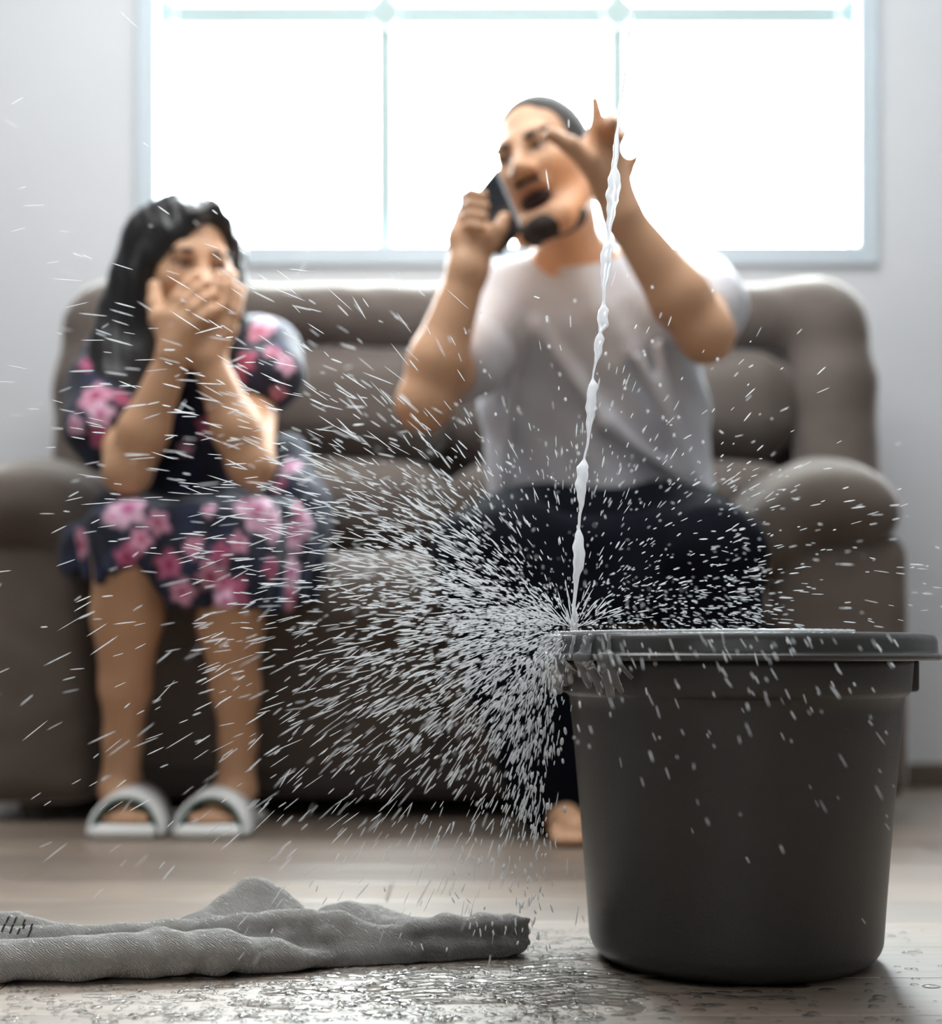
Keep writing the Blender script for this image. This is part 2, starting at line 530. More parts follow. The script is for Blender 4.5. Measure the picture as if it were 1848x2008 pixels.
RX0, RX1, RY0, CZ = -2.3, 1.75, -2.6, 2.72
T = 0.16
HO = 0.025          # the rough opening is wider than the frame's inside
bm = box_bm(RX0, WX0 - HO, WALL, WALL + T, 0, CZ)
box_bm(WX1 + HO, RX1, WALL, WALL + T, 0, CZ, bm)
box_bm(WX0 - HO, WX1 + HO, WALL, WALL + T, 0, WZ0 - HO, bm)
box_bm(WX0 - HO, WX1 + HO, WALL, WALL + T, WZ1 + HO, CZ, bm)
link('wall_back', mesh_bm('wall_back', bm), None, M['wall'], 'structure')
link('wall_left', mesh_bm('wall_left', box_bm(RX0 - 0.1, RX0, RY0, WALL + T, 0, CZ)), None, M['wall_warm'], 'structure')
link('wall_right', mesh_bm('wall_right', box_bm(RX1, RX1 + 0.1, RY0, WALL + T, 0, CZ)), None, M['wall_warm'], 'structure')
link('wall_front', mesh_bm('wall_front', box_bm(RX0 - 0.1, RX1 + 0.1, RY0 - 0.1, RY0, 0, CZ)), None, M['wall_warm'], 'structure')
link('ceiling', mesh_bm('ceiling', box_bm(RX0 - 0.1, RX1 + 0.1, RY0 - 0.1, WALL + T, CZ, CZ + 0.1)), None, M['ceiling'], 'structure')
link('baseboard_back', mesh_bm('baseboard_back', box_bm(RX0, RX1, WALL - 0.016, WALL, 0, 0.060, None, 0.004)), None, M['baseboard'], 'structure')

floor = link('floor', mesh_bm('floor', box_bm(RX0 - 0.1, RX1 + 0.1, RY0 - 0.1, WALL + T, -0.08, -0.004)), None, M['baseboard'], 'structure')
PW, PL = 0.150, 1.25
pm = mesh_bm('plank', box_bm(-PL / 2 + 0.0006, PL / 2 - 0.0006, -PW / 2 + 0.0006, PW / 2 - 0.0006, -0.006, 0.0, None, 0.0012))
pm.materials.append(M['wood'])
row = 0
y = RY0 + PW / 2
while y < WALL + 0.05:
    off = (row * 0.43 + 0.35) % 1.0 * PL
    x = RX0 - off + PL / 2
    while x < RX1 + PL / 2 + 0.1:
        o = link('plank', pm, floor); o.location = (x, y, 0)
        x += PL
    y += PW; row += 1

# window: frame, bars, six panes
win = link('window_1', mesh_bm('window_1', (lambda b: (
    box_bm(WX0 - 0.05, WX0, WALL - 0.012, WALL + 0.10, WZ0 - 0.05, WZ1 + 0.05, b, 0.003),
    box_bm(WX1, WX1 + 0.05, WALL - 0.012, WALL + 0.10, WZ0 - 0.05, WZ1 + 0.05, b, 0.003),
    box_bm(WX0, WX1, WALL - 0.012, WALL + 0.10, WZ0 - 0.05, WZ0, b, 0.003),
    box_bm(WX0, WX1, WALL - 0.012, WALL + 0.10, WZ1, WZ1 + 0.05, b, 0.003), b)[-1])(bmesh.new())), None, M['frame'], 'structure')
BV = [-0.212, 0.362]
BH = [CAMH + (HY - 34) / F * (WALL + 0.05)]
for x in BV:
    link('window_bar', mesh_bm('window_bar', box_bm(x - 0.020, x + 0.020, WALL + 0.035, WALL + 0.065, WZ0, WZ1, None, 0.003)), win, M['bar'])
for z in BH:
    link('window_bar', mesh_bm('window_bar', box_bm(WX0, WX1, WALL + 0.033, WALL + 0.067, z - 0.026, z + 0.026, None, 0.003)), win, M['bar'])
def rosette(x, z, r):
    bm = bmesh.new()
    bmesh.ops.create_cone(bm, cap_ends=True, segments=24, radius1=r, radius2=r * 0.8, depth=0.02,
                          matrix=Matrix.Translation((x, WALL + 0.03, z)) @ Matrix.Rotation(math.radians(90), 4, 'X'))
    link('bar_rosette', mesh_bm('bar_rosette', bm), win, M['bar'])
for x in [WX0 + 0.004] + BV + [WX1 - 0.004]:
    rosette(x, BH[0], 0.046)
xs = [WX0] + BV + [WX1]; zs = [WZ0] + BH + [WZ1]
for i in range(3):
    for j in range(2):
        link('window_pane', mesh_bm('window_pane', box_bm(xs[i], xs[i + 1], WALL + 0.049, WALL + 0.053, zs[j], zs[j + 1])), win, M['glass'])

# ================================================================== sofa
SX = 0.0
sofa = empty('sofa', (-0.06, 3.05, 0), 'taupe brown microfibre two seat recliner sofa with padded arms under the window', 'sofa')
def soft(name, lo, hi, fn, h=0.011, parent=None, m=None, relax=2, wr=0.0):
    f = Field(np.array(lo) - 0.05, np.array(hi) + 0.05, h)
    fn(f)
    if wr:
        X, Y, Z = f.grid()
        f.F += (wr * np.sin(X * 31 + 3 * np.sin(Z * 17)) * np.sin(Z * 27 + 2 * np.sin(X * 13 + Y * 9)) * np.sin(Y * 23 + 1.3)).astype(np.float32)
    v, q = f.surface(relax)
    return sub(name, mesh_np(name, v, q), parent or sofa, m or M['sofa'])

LX, RX = -1.01, 0.855           # outer ends
IL, IR = -0.735, 0.575          # inner faces of the arms
FRONT = 2.76
# base
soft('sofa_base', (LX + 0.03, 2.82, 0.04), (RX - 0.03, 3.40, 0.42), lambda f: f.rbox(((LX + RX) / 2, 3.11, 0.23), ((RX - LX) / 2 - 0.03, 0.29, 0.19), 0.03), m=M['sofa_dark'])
# arms: body with a drooping pad on top
for side in (-1, 1):
    a, b = (LX, IL) if side < 0 else (IR, RX)
    cx, hw = (a + b) / 2, (b - a) / 2
    soft('arm', (a, FRONT, 0.035), (b, 3.36, 0.56), lambda f: f.rbox((cx, 3.06, 0.30), (hw, 0.30, 0.262), 0.045, bulge=0.012), wr=0.002)
    def pad(f):
        inner, outer = (b - 0.02, a + 0.055) if side < 0 else (a + 0.02, b - 0.055)
        pr = [(-0.055, 0.535, .052), (0.02, 0.588, .062), (0.25, 0.622, .070), (0.5, 0.634, .074), (0.75, 0.628, .070), (1.0, 0.600, .058)]
        L = []
        for t, zz, r in pr:
            L.append((inner + (outer - inner) * t, zz, r))
        for (xa, za, ra), (xb, zb, rb) in zip(L[:-1], L[1:]):
            for u in (0, 0.5):
                xx = xa + (xb - xa) * u; zz = za + (zb - za) * u; r = ra + (rb - ra) * u
                f.cap((xx, FRONT + 0.040, zz - 0.012), (xx, FRONT + 0.10, zz), r, r, 0.03)
                f.cap((xx, FRONT + 0.10, zz), (xx, 3.28, zz + 0.02), r, r, 0.03)
    soft('arm_pad', (a - 0.14, FRONT - 0.05, 0.40), (b + 0.1, 3.38, 0.75), pad, wr=0.0015)
MID = -0.05
# foot rest panels and seat cushions
for a, b in ((IL + 0.004, MID - 0.006), (MID + 0.006, IR - 0.004)):
    cx, hw = (a + b) / 2, (b - a) / 2
    soft('footrest_panel', (a, 2.74, 0.05), (b, 2.96, 0.43), lambda f: f.rbox((cx, 2.845, 0.235), (hw, 0.05, 0.185), 0.04, np.array([[1, 0, 0], [0, math.cos(0.24), math.sin(-0.24)], [0, math.sin(0.24), math.cos(0.24)]]), bulge=0.012), wr=0.002)
    def seat(f):
        f.rbox((cx, 3.00, 0.435), (hw, 0.19, 0.080), 0.05, k=0.02, bulge=0.012)
        f.cap((a + 0.085, 2.815, 0.425), (b - 0.085, 2.815, 0.425), 0.100, 0.100, 0.05)
    soft('seat_cushion', (a - 0.01, 2.70, 0.34), (b + 0.01, 3.2, 0.55), seat, wr=0.002)
# back: a padded surround, two back pads, two lumbar pads
BL, BR = -0.925, 0.900
def surround(f):
    f.cap((BL + 0.13, 3.19, 1.078), (BR - 0.12, 3.19, 1.078), 0.074, 0.074)
    f.rbox(((BL + BR) / 2, 3.32, 0.75), ((BR - BL) / 2 - 0.03, 0.075, 0.375), 0.06, k=0.04)
    for q in (-1, 1):
        e = BL if q < 0 else BR
        f.chain([(e - q * 0.15, 3.19, 1.078), (e - q * 0.112, 3.185, 1.045), (e - q * 0.098, 3.17, 0.92), (e - q * 0.090, 3.14, 0.60)], [0.080, 0.086, 0.090, 0.096], 0.04)
soft('back_surround', (BL - 0.03, 3.0, 0.40), (BR + 0.03, 3.42, 1.20), surround, wr=0.002)
for a, b in ((BL + 0.195, MID - 0.004), (MID + 0.004, BR - 0.190)):
    cx, hw = (a + b) / 2, (b - a) / 2
    soft('back_pad', (a, 3.0, 0.68), (b, 3.3, 1.02), lambda f: f.rbox((cx, 3.19, 0.875), (hw, 0.095, 0.120), 0.085, bulge=0.018), wr=0.003)
    soft('lumbar_pad', (a, 2.98, 0.5), (b, 3.3, 0.74), lambda f: f.rbox((cx, 3.145, 0.640), (hw, 0.110, 0.098), 0.080, bulge=0.02), wr=0.003)
for x, yy in ((LX + 0.14, 2.84), (RX - 0.14, 2.84), (LX + 0.14, 3.3), (RX - 0.14, 3.3)):
    bm = bmesh.new()
    bmesh.ops.create_cone(bm, cap_ends=True, segments=20, radius1=0.024, radius2=0.03, depth=0.06, matrix=Matrix.Translation((x, yy, 0.03)))
    sub('sofa_foot', mesh_bm('sofa_foot', bm), sofa, M['sofa_dark'])

# ================================================================== people
SKIN = np.array([0.58, 0.34, 0.205])
def skin_cols(v, hd, lip=True, blush=1.0):
    c = np.tile(SKIN, (len(v), 1))
    n = np.sin(v[:, 0] * 60) * np.sin(v[:, 1] * 53 + 1) * np.sin(v[:, 2] * 47 + 2)
    c *= (1 + 0.05 * n)[:, None]
    L = hd.inv(v)
    if lip:
        d = np.sqrt((L[:, 0] / 0.030) ** 2 + ((L[:, 2] + 0.072) / 0.024) ** 2)
        w = np.clip(1.25 - d, 0, 1) * (L[:, 1] > 0.07)
        c = c * (1 - w[:, None] * 0.75) + np.array([0.30, 0.10, 0.085]) * w[:, None] * 0.75
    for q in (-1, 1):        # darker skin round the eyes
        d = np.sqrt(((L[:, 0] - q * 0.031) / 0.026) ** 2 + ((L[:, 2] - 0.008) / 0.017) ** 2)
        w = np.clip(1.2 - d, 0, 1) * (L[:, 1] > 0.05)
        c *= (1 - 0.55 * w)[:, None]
    return c

def finger(f, pts, r0, r1, k=0.004):
    f.chain(pts, list(np.linspace(r0, r1, len(pts))), k)

# ------------------------------------------------------------------ man
man = empty('person', (0.26, 2.92, 0), 'person in grey t-shirt and black trousers holding a phone, one hand raised, on the sofa', 'person')
mh = Head(P(1072, 334, 2.60), head_axes(math.radians(30), math.radians(-2), math.radians(14)), 1.06)
m_sh = [P(990, 590, 2.72), P(1362, 575, 2.74)]
m_el = [P(832, 792, 2.50), P(1385, 655, 2.46)]
m_wr = [P(918, 530, 2.47), P(1222, 425, 2.41)]
m_hip = [P(1085, 1062, 2.93), P(1270, 1062, 2.93)]
m_kn = [P(945, 1092, 2.46), P(1405, 1085, 2.46)]
m_an = [np.array([0.150, 2.60, 0.075]), np.array([0.44, 2.60, 0.075])]
f = Field((-0.25, 2.2, -0.01), (0.62, 3.12, 1.42), 0.0046)
mh.build(f, mouth_open=1.0)
nb = P(1128, 540, 2.72)
f.cap(mh.w(0, -0.03, -0.05), nb, 0.060, 0.060, 0.03)
ch = P(1160, 650, 2.78); be = P(1168, 850, 2.85); pe = P(1175, 1030, 2.93)
f.chain([nb, ch, be, pe], [0.055, 0.105, 0.115, 0.12], 0.05)
for s_ in m_sh: f.cap(nb, s_, 0.05, 0.058, 0.05)
for i in (0, 1):
    f.cap(ch, m_sh[i], 0.09, 0.06, 0.05)
    mid = m_el[i] * 0.68 + m_wr[i] * 0.32
    f.chain([m_sh[i], m_el[i]], [0.058, 0.047], 0.03)
    f.chain([m_el[i], mid, m_wr[i]], [0.046, 0.050, 0.032], 0.02)
    f.cap(m_hip[i], m_kn[i], 0.085, 0.06, 0.04)
    f.chain([m_kn[i], m_kn[i] * 0.6 + m_an[i] * 0.4 + np.array([0, 0.02, 0]), m_an[i]], [0.055, 0.056, 0.036], 0.02)
    # foot
    a = m_an[i]
    toe = np.array([a[0] + 0.03 * (1 if i else 1), a[1] - 0.15, 0.026])
    f.cap(a - np.array([0, -0.02, 0.035]), a, 0.036, 0.036, 0.02)
    f.cap(a - np.array([0, 0.0, 0.03]), toe, 0.036, 0.026, 0.025)
    for k in range(5):
        xx = toe[0] + (k - 2) * 0.017
        f.cap((xx, toe[1] + 0.01, 0.022), (xx + 0.001, toe[1] - 0.035 + abs(k - 1.5) * 0.007, 0.012), 0.012, 0.010, 0.006)
# right hand round the phone
w0 = m_wr[0]
f.cap(w0, P(912, 470, 2.48), 0.030, 0.030, 0.02)
f.cap(w0, P(948, 470, 2.48), 0.028, 0.026, 0.02)
f.cap(P(912, 470, 2.48), P(913, 425, 2.485), 0.026, 0.020, 0.02)
f.cap(P(935, 470, 2.475), P(925, 430, 2.485), 0.026, 0.018, 0.02)
for k in range(4):
    kx, ky = 913 + 3 * k * 0, 388 + 21 * k
    finger(f, [P(912, 440 - 6 * (3 - k), 2.485), P(905 + 2 * (3 - k), ky - 2, 2.465), P(925, ky - 10, 2.435), P(952 - 3 * abs(k - 1), ky - 4, 2.425)], 0.0104, 0.0088, 0.001)
finger(f, [P(945, 485, 2.47), P(968, 470, 2.455), P(980, 452, 2.45), P(990, 430, 2.45)], 0.0186, 0.0122, 0.008)
# left hand spread beside the face
w1 = m_wr[1]
K = [P(1163, 292, 2.38), P(1183, 278, 2.395), P(1203, 292, 2.41), P(1219, 322, 2.42)]
for k_, r_ in zip(K, (0.017, 0.017, 0.016, 0.015)):
    f.cap(w1 + (k_ - w1) * 0.05, k_, 0.027, r_, 0.012)
f.cap(w1, P(1180, 350, 2.40), 0.030, 0.022, 0.02)
finger(f, [K[0], P(1168, 250, 2.372), P(1171, 222, 2.368), P(1167, 197, 2.366)], 0.0139, 0.0096)
finger(f, [K[1], P(1192, 246, 2.37), P(1200, 232, 2.345), P(1203, 240, 2.32)], 0.0139, 0.0109)
finger(f, [K[2], P(1214, 270, 2.39), P(1219, 262, 2.365), P(1217, 272, 2.34)], 0.0133, 0.0102)
finger(f, [K[3], P(1233, 338, 2.42), P(1239, 322, 2.415), P(1249, 309, 2.41)], 0.0128, 0.0083)
finger(f, [P(1190, 375, 2.395), P(1155, 318, 2.365), P(1118, 285, 2.345), P(1080, 263, 2.335)], 0.0209, 0.0109, 0.008)
v, q = f.surface(1)
sub('body', mesh_np('body', v, q, True, skin_cols(v, mh)), man, M['skin'])
mh.eyes(man, (-0.25, 0.0))
# cropped hair, brows, goatee, moustache, mouth
sk = lambda d: (0.077 + d, 0.097 + d, 0.090 + d)
mh.patch('hair', man, M['shorthair'], [((0, -0.012, 0.040), sk(0.004), 0.0, 'add'),
         ((0, 0.092, 0.008), (0.064, 0.066, 0.096), 0.012, 'sub'),
         ((-0.075, 0.070, 0.055), (0.05, 0.05, 0.05), 0.01, 'sub'), ((0.062, 0.085, 0.045), (0.04, 0.04, 0.05), 0.01, 'sub'),
         ((0, 0.03, -0.075), (0.2, 0.2, 0.068), 0.004, 'sub')], 0.0035)
for q_ in (-1, 1):
    mh.patch('eyebrow', man, M['shorthair'], [((q_ * 0.022, 0.091, 0.027), (0.015, 0.008, 0.0062), 0.006, 'add'), ((q_ * 0.042, 0.083, 0.030), (0.016, 0.008, 0.0052), 0.006, 'add')], 0.0022)
mh.patch('goatee', man, M['beard'], [((0, 0.076, -0.122), (0.030, 0.027, 0.023), 0.012, 'add'),
         ((0.026, 0.060, -0.120), (0.030, 0.028, 0.022), 0.012, 'add'), ((-0.026, 0.062, -0.120), (0.026, 0.028, 0.022), 0.012, 'add'),
         ((0.046, 0.044, -0.112), (0.022, 0.024, 0.022), 0.012, 'add'),
         ((-0.018, 0.10, -0.064), (0.056, 0.070, 0.040), 0.01, 'sub')], 0.003)
mh.patch('moustache', man, M['beard'], [((0.014, 0.095, -0.0455), (0.014, 0.0055, 0.0032), 0.004, 'add'), ((-0.014, 0.095, -0.0455), (0.014, 0.0055, 0.0032), 0.004, 'add')], 0.0022)
mh.patch('mouth_inside', man, M['mouth'], [((0, 0.074, -0.073), (0.031, 0.012, 0.014), 0.0, 'add')], 0.0025)

# t-shirt
f = Field((-0.10, 2.4, 0.5), (0.62, 3.12, 1.10), 0.006)
f.chain([P(1130, 572, 2.735), P(1140, 600, 2.745), ch, be, P(1178, 985, 2.86)], [0.078, 0.098, 0.128, 0.132, 0.150], 0.06)
f.chain([P(1050, 640, 2.77), P(1035, 800, 2.82), P(1035, 975, 2.82)], [0.100, 0.085, 0.078], 0.05)
f.chain([P(1270, 640, 2.79), P(1290, 800, 2.83), P(1325, 965, 2.82)], [0.100, 0.090, 0.080], 0.05)
f.cap(P(1128, 566, 2.735), P(1130, 600, 2.75), 0.074, 0.085, 0.03)
for s_ in m_sh: f.cap(P(1128, 585, 2.74), s_, 0.064, 0.068, 0.05)
f.cap(m_sh[0], m_sh[0] * 0.40 + m_el[0] * 0.60 + np.array([0.02, 0.02, 0.0]), 0.072, 0.070, 0.04)
f.cap(m_sh[1], m_sh[1] * 0.50 + m_el[1] * 0.50 + np.array([0.012, 0.02, 0.01]), 0.074, 0.078, 0.04)
X, Y, Z = f.grid()
f.F += (0.0035 * np.sin(58 * X + 34 * Z + 2.2 * np.sin(14 * Z + 5 * Y)) * np.sin(17 * Z + 11 * X + 1.0)).astype(np.float32)
# diagonal pulls from the raised arm to the hip
for a, b, r in ((P(1290, 680, 2.66), P(1345, 960, 2.72), 0.010), (P(1250, 700, 2.645), P(1380, 960, 2.74), 0.009), (P(1055, 640, 2.65), P(1190, 830, 2.69), 0.008),
                (P(1190, 830, 2.69), P(1330, 930, 2.72), 0.009), (P(1010, 690, 2.68), P(985, 960, 2.74), 0.008)):
    f.cap(a, b, r, r, 0.03)
sl, X, Y, Z = f.box(f.lo, f.lo + f.n * f.h)
hem = 0.622 + 0.02 * (X - 0.05) + 0.003 * np.sin(30 * X)
f.F = np.maximum(f.F, (hem - Z).astype(np.float32))
v, q = f.surface(1)
shirt = sub('t_shirt', mesh_np('t_shirt', v, q), man, M['shirt'])

cn = P(1126, 524, 2.715)
vv_, ff_ = [], []
for i in range(40):
    a = 2 * math.pi * i / 40
    cc = cn + np.array([0.080 * math.cos(a), 0.074 * math.sin(a), 0.022 * math.sin(a)])
    for j in range(8):
        b_ = 2 * math.pi * j / 8
        vv_.append(cc + np.array([math.cos(a) * math.cos(b_) * 0.006, math.sin(a) * math.cos(b_) * 0.006, 0.013 * math.sin(b_)]))
        ff_.append((i * 8 + j, i * 8 + (j + 1) % 8, ((i + 1) % 40) * 8 + (j + 1) % 8, ((i + 1) % 40) * 8 + j))
sub('collar', mesh_np('collar', np.array(vv_), np.array(ff_)), man, M['shirt'])

# trousers
f = Field((-0.16, 2.3, -0.03), (0.64, 3.12, 0.72), 0.0065)
f.ell(pe, (0.20, 0.14, 0.115), None, 0.03)
for i in (0, 1):
    f.chain([m_hip[i], m_hip[i] * 0.4 + m_kn[i] * 0.6, m_kn[i]], [0.115, 0.103, 0.082], 0.05)
    lo = m_an[i] + np.array([0, -0.005, 0.002])
    f.chain([m_kn[i], m_kn[i] * 0.5 + lo * 0.5 + np.array([0, 0.02, 0]), lo], [0.082, 0.088, 0.080], 0.03)
f.cap(P(1090, 1060, 2.70), P(1270, 1060, 2.70), 0.10, 0.10, 0.06)
for k in range(9):          # loose cloth slung between the knees
    x = 985 + k * 48; sag = 20 * math.sin(math.pi * k / 8)
    f.cap(P(x, 1060 + sag, 2.55), P(x + 4, 1150 + sag, 2.53 + 0.01 * math.sin(k * 2.1)), 0.055, 0.045, 0.04)
X, Y, Z = f.grid()
f.F += (0.003 * np.sin(40 * X + 20 * Y) * np.sin(33 * Z + 25 * Y)).astype(np.float32)
f.F = np.maximum(f.F, (0.012 - Z).astype(np.float32))
v, q = f.surface(1)
sub('trousers', mesh_np('trousers', v, q), man, M['pants'])

# phone in his hand
ph = bmesh.new(); box_bm(-0.036, 0.036, -0.0045, 0.0045, -0.074, 0.074, ph, 0.004)
pc = P(976, 417, 2.478)
up = unit(P(948, 365, 2.50) - P(992, 470, 2.44)); nrm = unit(np.array([-0.72, -0.69, 0.0])); nrm = unit(nrm - up * (nrm @ up)); rt = np.cross(up, nrm)
phone = link('mobile_phone', mesh_bm('mobile_phone', ph), None, M['phone'])
phone.matrix_world = Matrix(((rt[0], -nrm[0], up[0], pc[0]), (rt[1], -nrm[1], up[1], pc[1]), (rt[2], -nrm[2], up[2], pc[2]), (0, 0, 0, 1)))
tag(phone, 'black mobile phone held to the ear of the person in the grey t-shirt', 'phone')
for dz in (0.052, 0.034):
    bm = bmesh.new(); bmesh.ops.create_cone(bm, cap_ends=True, segments=16, radius1=0.007, radius2=0.007, depth=0.003, matrix=Matrix.Translation((-0.02, -0.0055, dz)) @ Matrix.Rotation(math.radians(90), 4, 'X'))
    link('camera_lens', mesh_bm('camera_lens', bm), phone, M['phone_lens'])

# ------------------------------------------------------------------ woman
wom = empty('person', (-0.60, 2.95, 0), 'long-haired person in dark floral dress covering mouth with both hands, white slides', 'person')
wh = Head(P(376, 537, 2.60), head_axes(math.radians(-22), math.radians(-8), math.radians(0)), 0.97)
w_sh = [P(222, 722, 2.76), P(505, 690, 2.74)]
w_el = [P(250, 925, 2.50), P(492, 910, 2.50)]
w_wr = [P(342, 695, 2.45), P(408, 700, 2.46)]
w_hip = [P(290, 1075, 2.96), P(415, 1075, 2.96)]
w_kn = [P(250, 1078, 2.53), P(455, 1130, 2.52)]
w_an = [P(238, 1545, 2.66), P(462, 1545, 2.66)]
f = Field((-0.86, 2.36, -0.01), (-0.30, 3.12, 1.20), 0.0044)
wh.build(f, 0.0, True)
nb = P(350, 690, 2.74)
f.cap(wh.w(0, -0.03, -0.05), nb, 0.050, 0.052, 0.03)
ch = P(345, 780, 2.82); be = P(348, 920, 2.90); pe = P(352, 1060, 2.96)
f.chain([nb, ch, be, pe], [0.055, 0.095, 0.090, 0.105], 0.05)
for i in (0, 1):
    f.cap(nb, w_sh[i], 0.042, 0.046, 0.04)
    f.chain([w_sh[i], w_el[i]], [0.046, 0.039], 0.03)
    mid = w_el[i] * 0.66 + w_wr[i] * 0.34
    f.chain([w_el[i], mid, w_wr[i]], [0.040, 0.0415, 0.027], 0.02)
    f.cap(w_hip[i], w_kn[i], 0.080, 0.058, 0.04)
a = w_an[0]
f.chain([w_kn[0], P(250, 1205, 2.57), P(246, 1345, 2.60), P(241, 1450, 2.64), a], [0.060, 0.062, 0.044, 0.033, 0.036], 0.02)
f.chain([w_kn[1], P(453, 1225, 2.57), P(462, 1350, 2.60), P(467, 1450, 2.64), w_an[1]], [0.056, 0.057, 0.042, 0.032, 0.035], 0.02)
SLX = (P(251, 0, 2.57)[0], P(423, 0, 2.57)[0])
for i in (0, 1):
    a = w_an[i]; sx = SLX[i]
    heel = np.array([a[0] * 0.6 + sx * 0.4, a[1] + 0.035, 0.050])
    ball = np.array([sx, 2.575, 0.042]); toe = np.array([sx, 2.545, 0.037])
    f.cap(heel, a, 0.031, 0.034, 0.02); f.cap(heel, ball, 0.030, 0.024, 0.02); f.cap(a + np.array([0, -0.01, -0.01]), ball, 0.033, 0.024, 0.02)
    for k in range(5):
        xx = sx + (k - 2) * 0.0175
        f.cap((xx * 0.7 + sx * 0.3, ball[1], 0.038), (xx, toe[1] - 0.008 + abs(k - (1.3 if i else 2.7)) * 0.006, 0.035), 0.013, 0.0105, 0.008)
# left hand of hers (photo right), fingers up against the mouth
w1 = w_wr[1]
for kx, ky, kd in ((392, 640, 2.462), (412, 632, 2.455), (432, 634, 2.452), (450, 645, 2.455)):
    f.cap(w1, P(kx, ky, kd), 0.024, 0.015, 0.012)
finger(f, [P(392, 640, 2.462), P(394, 600, 2.455), P(400, 572, 2.452), P(404, 550, 2.456)], 0.0128, 0.0102)
finger(f, [P(412, 632, 2.455), P(418, 592, 2.447), P(424, 562, 2.446), P(428, 540, 2.452)], 0.0128, 0.0102)
finger(f, [P(432, 634, 2.452), P(442, 596, 2.446), P(450, 564, 2.448), P(456, 540, 2.456)], 0.0128, 0.0102)
finger(f, [P(450, 645, 2.455), P(461, 612, 2.450), P(467, 588, 2.455), P(472, 568, 2.462)], 0.0116, 0.0096)
finger(f, [P(400, 672, 2.45), P(376, 640, 2.452), P(366, 610, 2.455), P(362, 585, 2.46)], 0.0151, 0.0115, 0.008)
# right hand of hers (photo left), laid over it on a slant
w0 = w_wr[0]
KR = [P(322, 622, 2.446), P(342, 622, 2.436), P(360, 630, 2.430), P(374, 644, 2.430)]
for k_ in KR: f.cap(w0, k_, 0.025, 0.0155, 0.012)
TR = [(384, 540, 2.452), (402, 556, 2.440), (416, 578, 2.432), (424, 606, 2.430)]
for k_, t_ in zip(KR, TR):
    t_ = P(*t_)
    finger(f, [k_, k_ * 0.58 + t_ * 0.42 + np.array([0, -0.006, 0]), k_ * 0.22 + t_ * 0.78 + np.array([0, -0.004, 0]), t_], 0.0133, 0.0105, 0.003)
finger(f, [P(332, 668, 2.45), P(312, 628, 2.458), P(305, 595, 2.468), P(303, 562, 2.475)], 0.0186, 0.0115, 0.008)
v, q = f.surface(1)
sub('body', mesh_np('body', v, q, True, skin_cols(v, wh, False)), wom, M['skin'])
wh.eyes(wom, (0.12, -0.02))
for q_ in (-1, 1):
    wh.patch('eyebrow', wom, M['hair'], [((q_ * 0.024, 0.090, 0.030), (0.015, 0.008, 0.0052), 0.006, 'add'), ((q_ * 0.044, 0.081, 0.030), (0.014, 0.008, 0.0042), 0.006, 'add')], 0.0022)

# hair
f = Field((-0.92, 2.38, 0.55), (-0.28, 3.0, 1.24), 0.005)
hs = 0.97
f.ell(wh.w(0, -0.018, 0.044), np.array((0.089, 0.108, 0.100)) * hs, wh.R, 0.0)
f.ell(wh.w(0, -0.045, -0.03), np.array((0.088, 0.078, 0.11)) * hs, wh.R, 0.03)
# face opening, wider towards the photo's left cheek
f.ell(wh.w(0.004, 0.120, -0.030), (0.066 * hs, 0.075, 0.100 * hs), wh.R, 0.008, 'sub')
f.ell(wh.w(-0.020, 0.110, -0.065), (0.075 * hs, 0.085, 0.072 * hs), wh.R, 0.008, 'sub')
f.ell(wh.w(0.020, 0.110, 0.040), (0.043 * hs, 0.060, 0.056 * hs), wh.R, 0.008, 'sub')
def lock(pts, rads, k=0.02):
    f.chain(pts, rads, k)
hl = wh.w
# long fall behind the photo's left shoulder, widening downwards
lock([hl(-0.030, -0.03, 0.110), P(292, 470, 2.62), P(268, 545, 2.65), P(244, 620, 2.67), P(224, 690, 2.65), P(226, 760, 2.62), P(240, 815, 2.61)], [0.030, 0.036, 0.040, 0.042, 0.040, 0.038, 0.020], 0.04)
lock([hl(-0.05, -0.05, 0.06), P(300, 560, 2.70), P(282, 640, 2.69), P(266, 720, 2.66), P(264, 790, 2.64), P(270, 850, 2.64)], [0.05, 0.055, 0.055, 0.050, 0.046, 0.022], 0.04)
lock([hl(-0.065, -0.035, -0.02), P(300, 640, 2.66), P(295, 720, 2.65), P(294, 790, 2.66), P(296, 840, 2.67)], [0.04, 0.042, 0.042, 0.036, 0.018], 0.04)
lock([hl(0.0, -0.10, 0.02), hl(0.0, -0.10, -0.08), P(330, 720, 2.82)], [0.05, 0.06, 0.05], 0.04)
# photo's right: a thin fall behind the cheek
lock([hl(0.050, 0.02, 0.085), hl(0.080, 0.018, 0.045), hl(0.090, 0.0, -0.01), hl(0.088, -0.02, -0.06), P(486, 640, 2.70)], [0.020, 0.014, 0.013, 0.013, 0.008], 0.02)
# swept from the parting across the brow down to the ear
for s_ in range(6):
    u = s_ / 5.0
    lock([hl(0.026 - 0.02 * u, 0.066 - 0.05 * u, 0.116 + 0.012 * u), hl(-0.012 - 0.028 * u, 0.078 - 0.05 * u, 0.094 + 0.016 * u), hl(-0.046 - 0.022 * u, 0.066 - 0.04 * u, 0.058 + 0.016 * u), hl(-0.070 - 0.012 * u, 0.040 - 0.03 * u, 0.022 + 0.012 * u), hl(-0.084 - 0.008 * u, 0.006 - 0.02 * u, -0.006 + 0.006 * u)],
         [0.011, 0.0125, 0.0135, 0.0135, 0.013], 0.012)
lock([hl(0.026, 0.066, 0.116), hl(0.048, 0.066, 0.092), hl(0.068, 0.050, 0.058), hl(0.078, 0.030, 0.015), hl(0.082, 0.012, -0.03)], [0.010, 0.010, 0.010, 0.010, 0.009], 0.012)
X, Y, Z = f.grid()
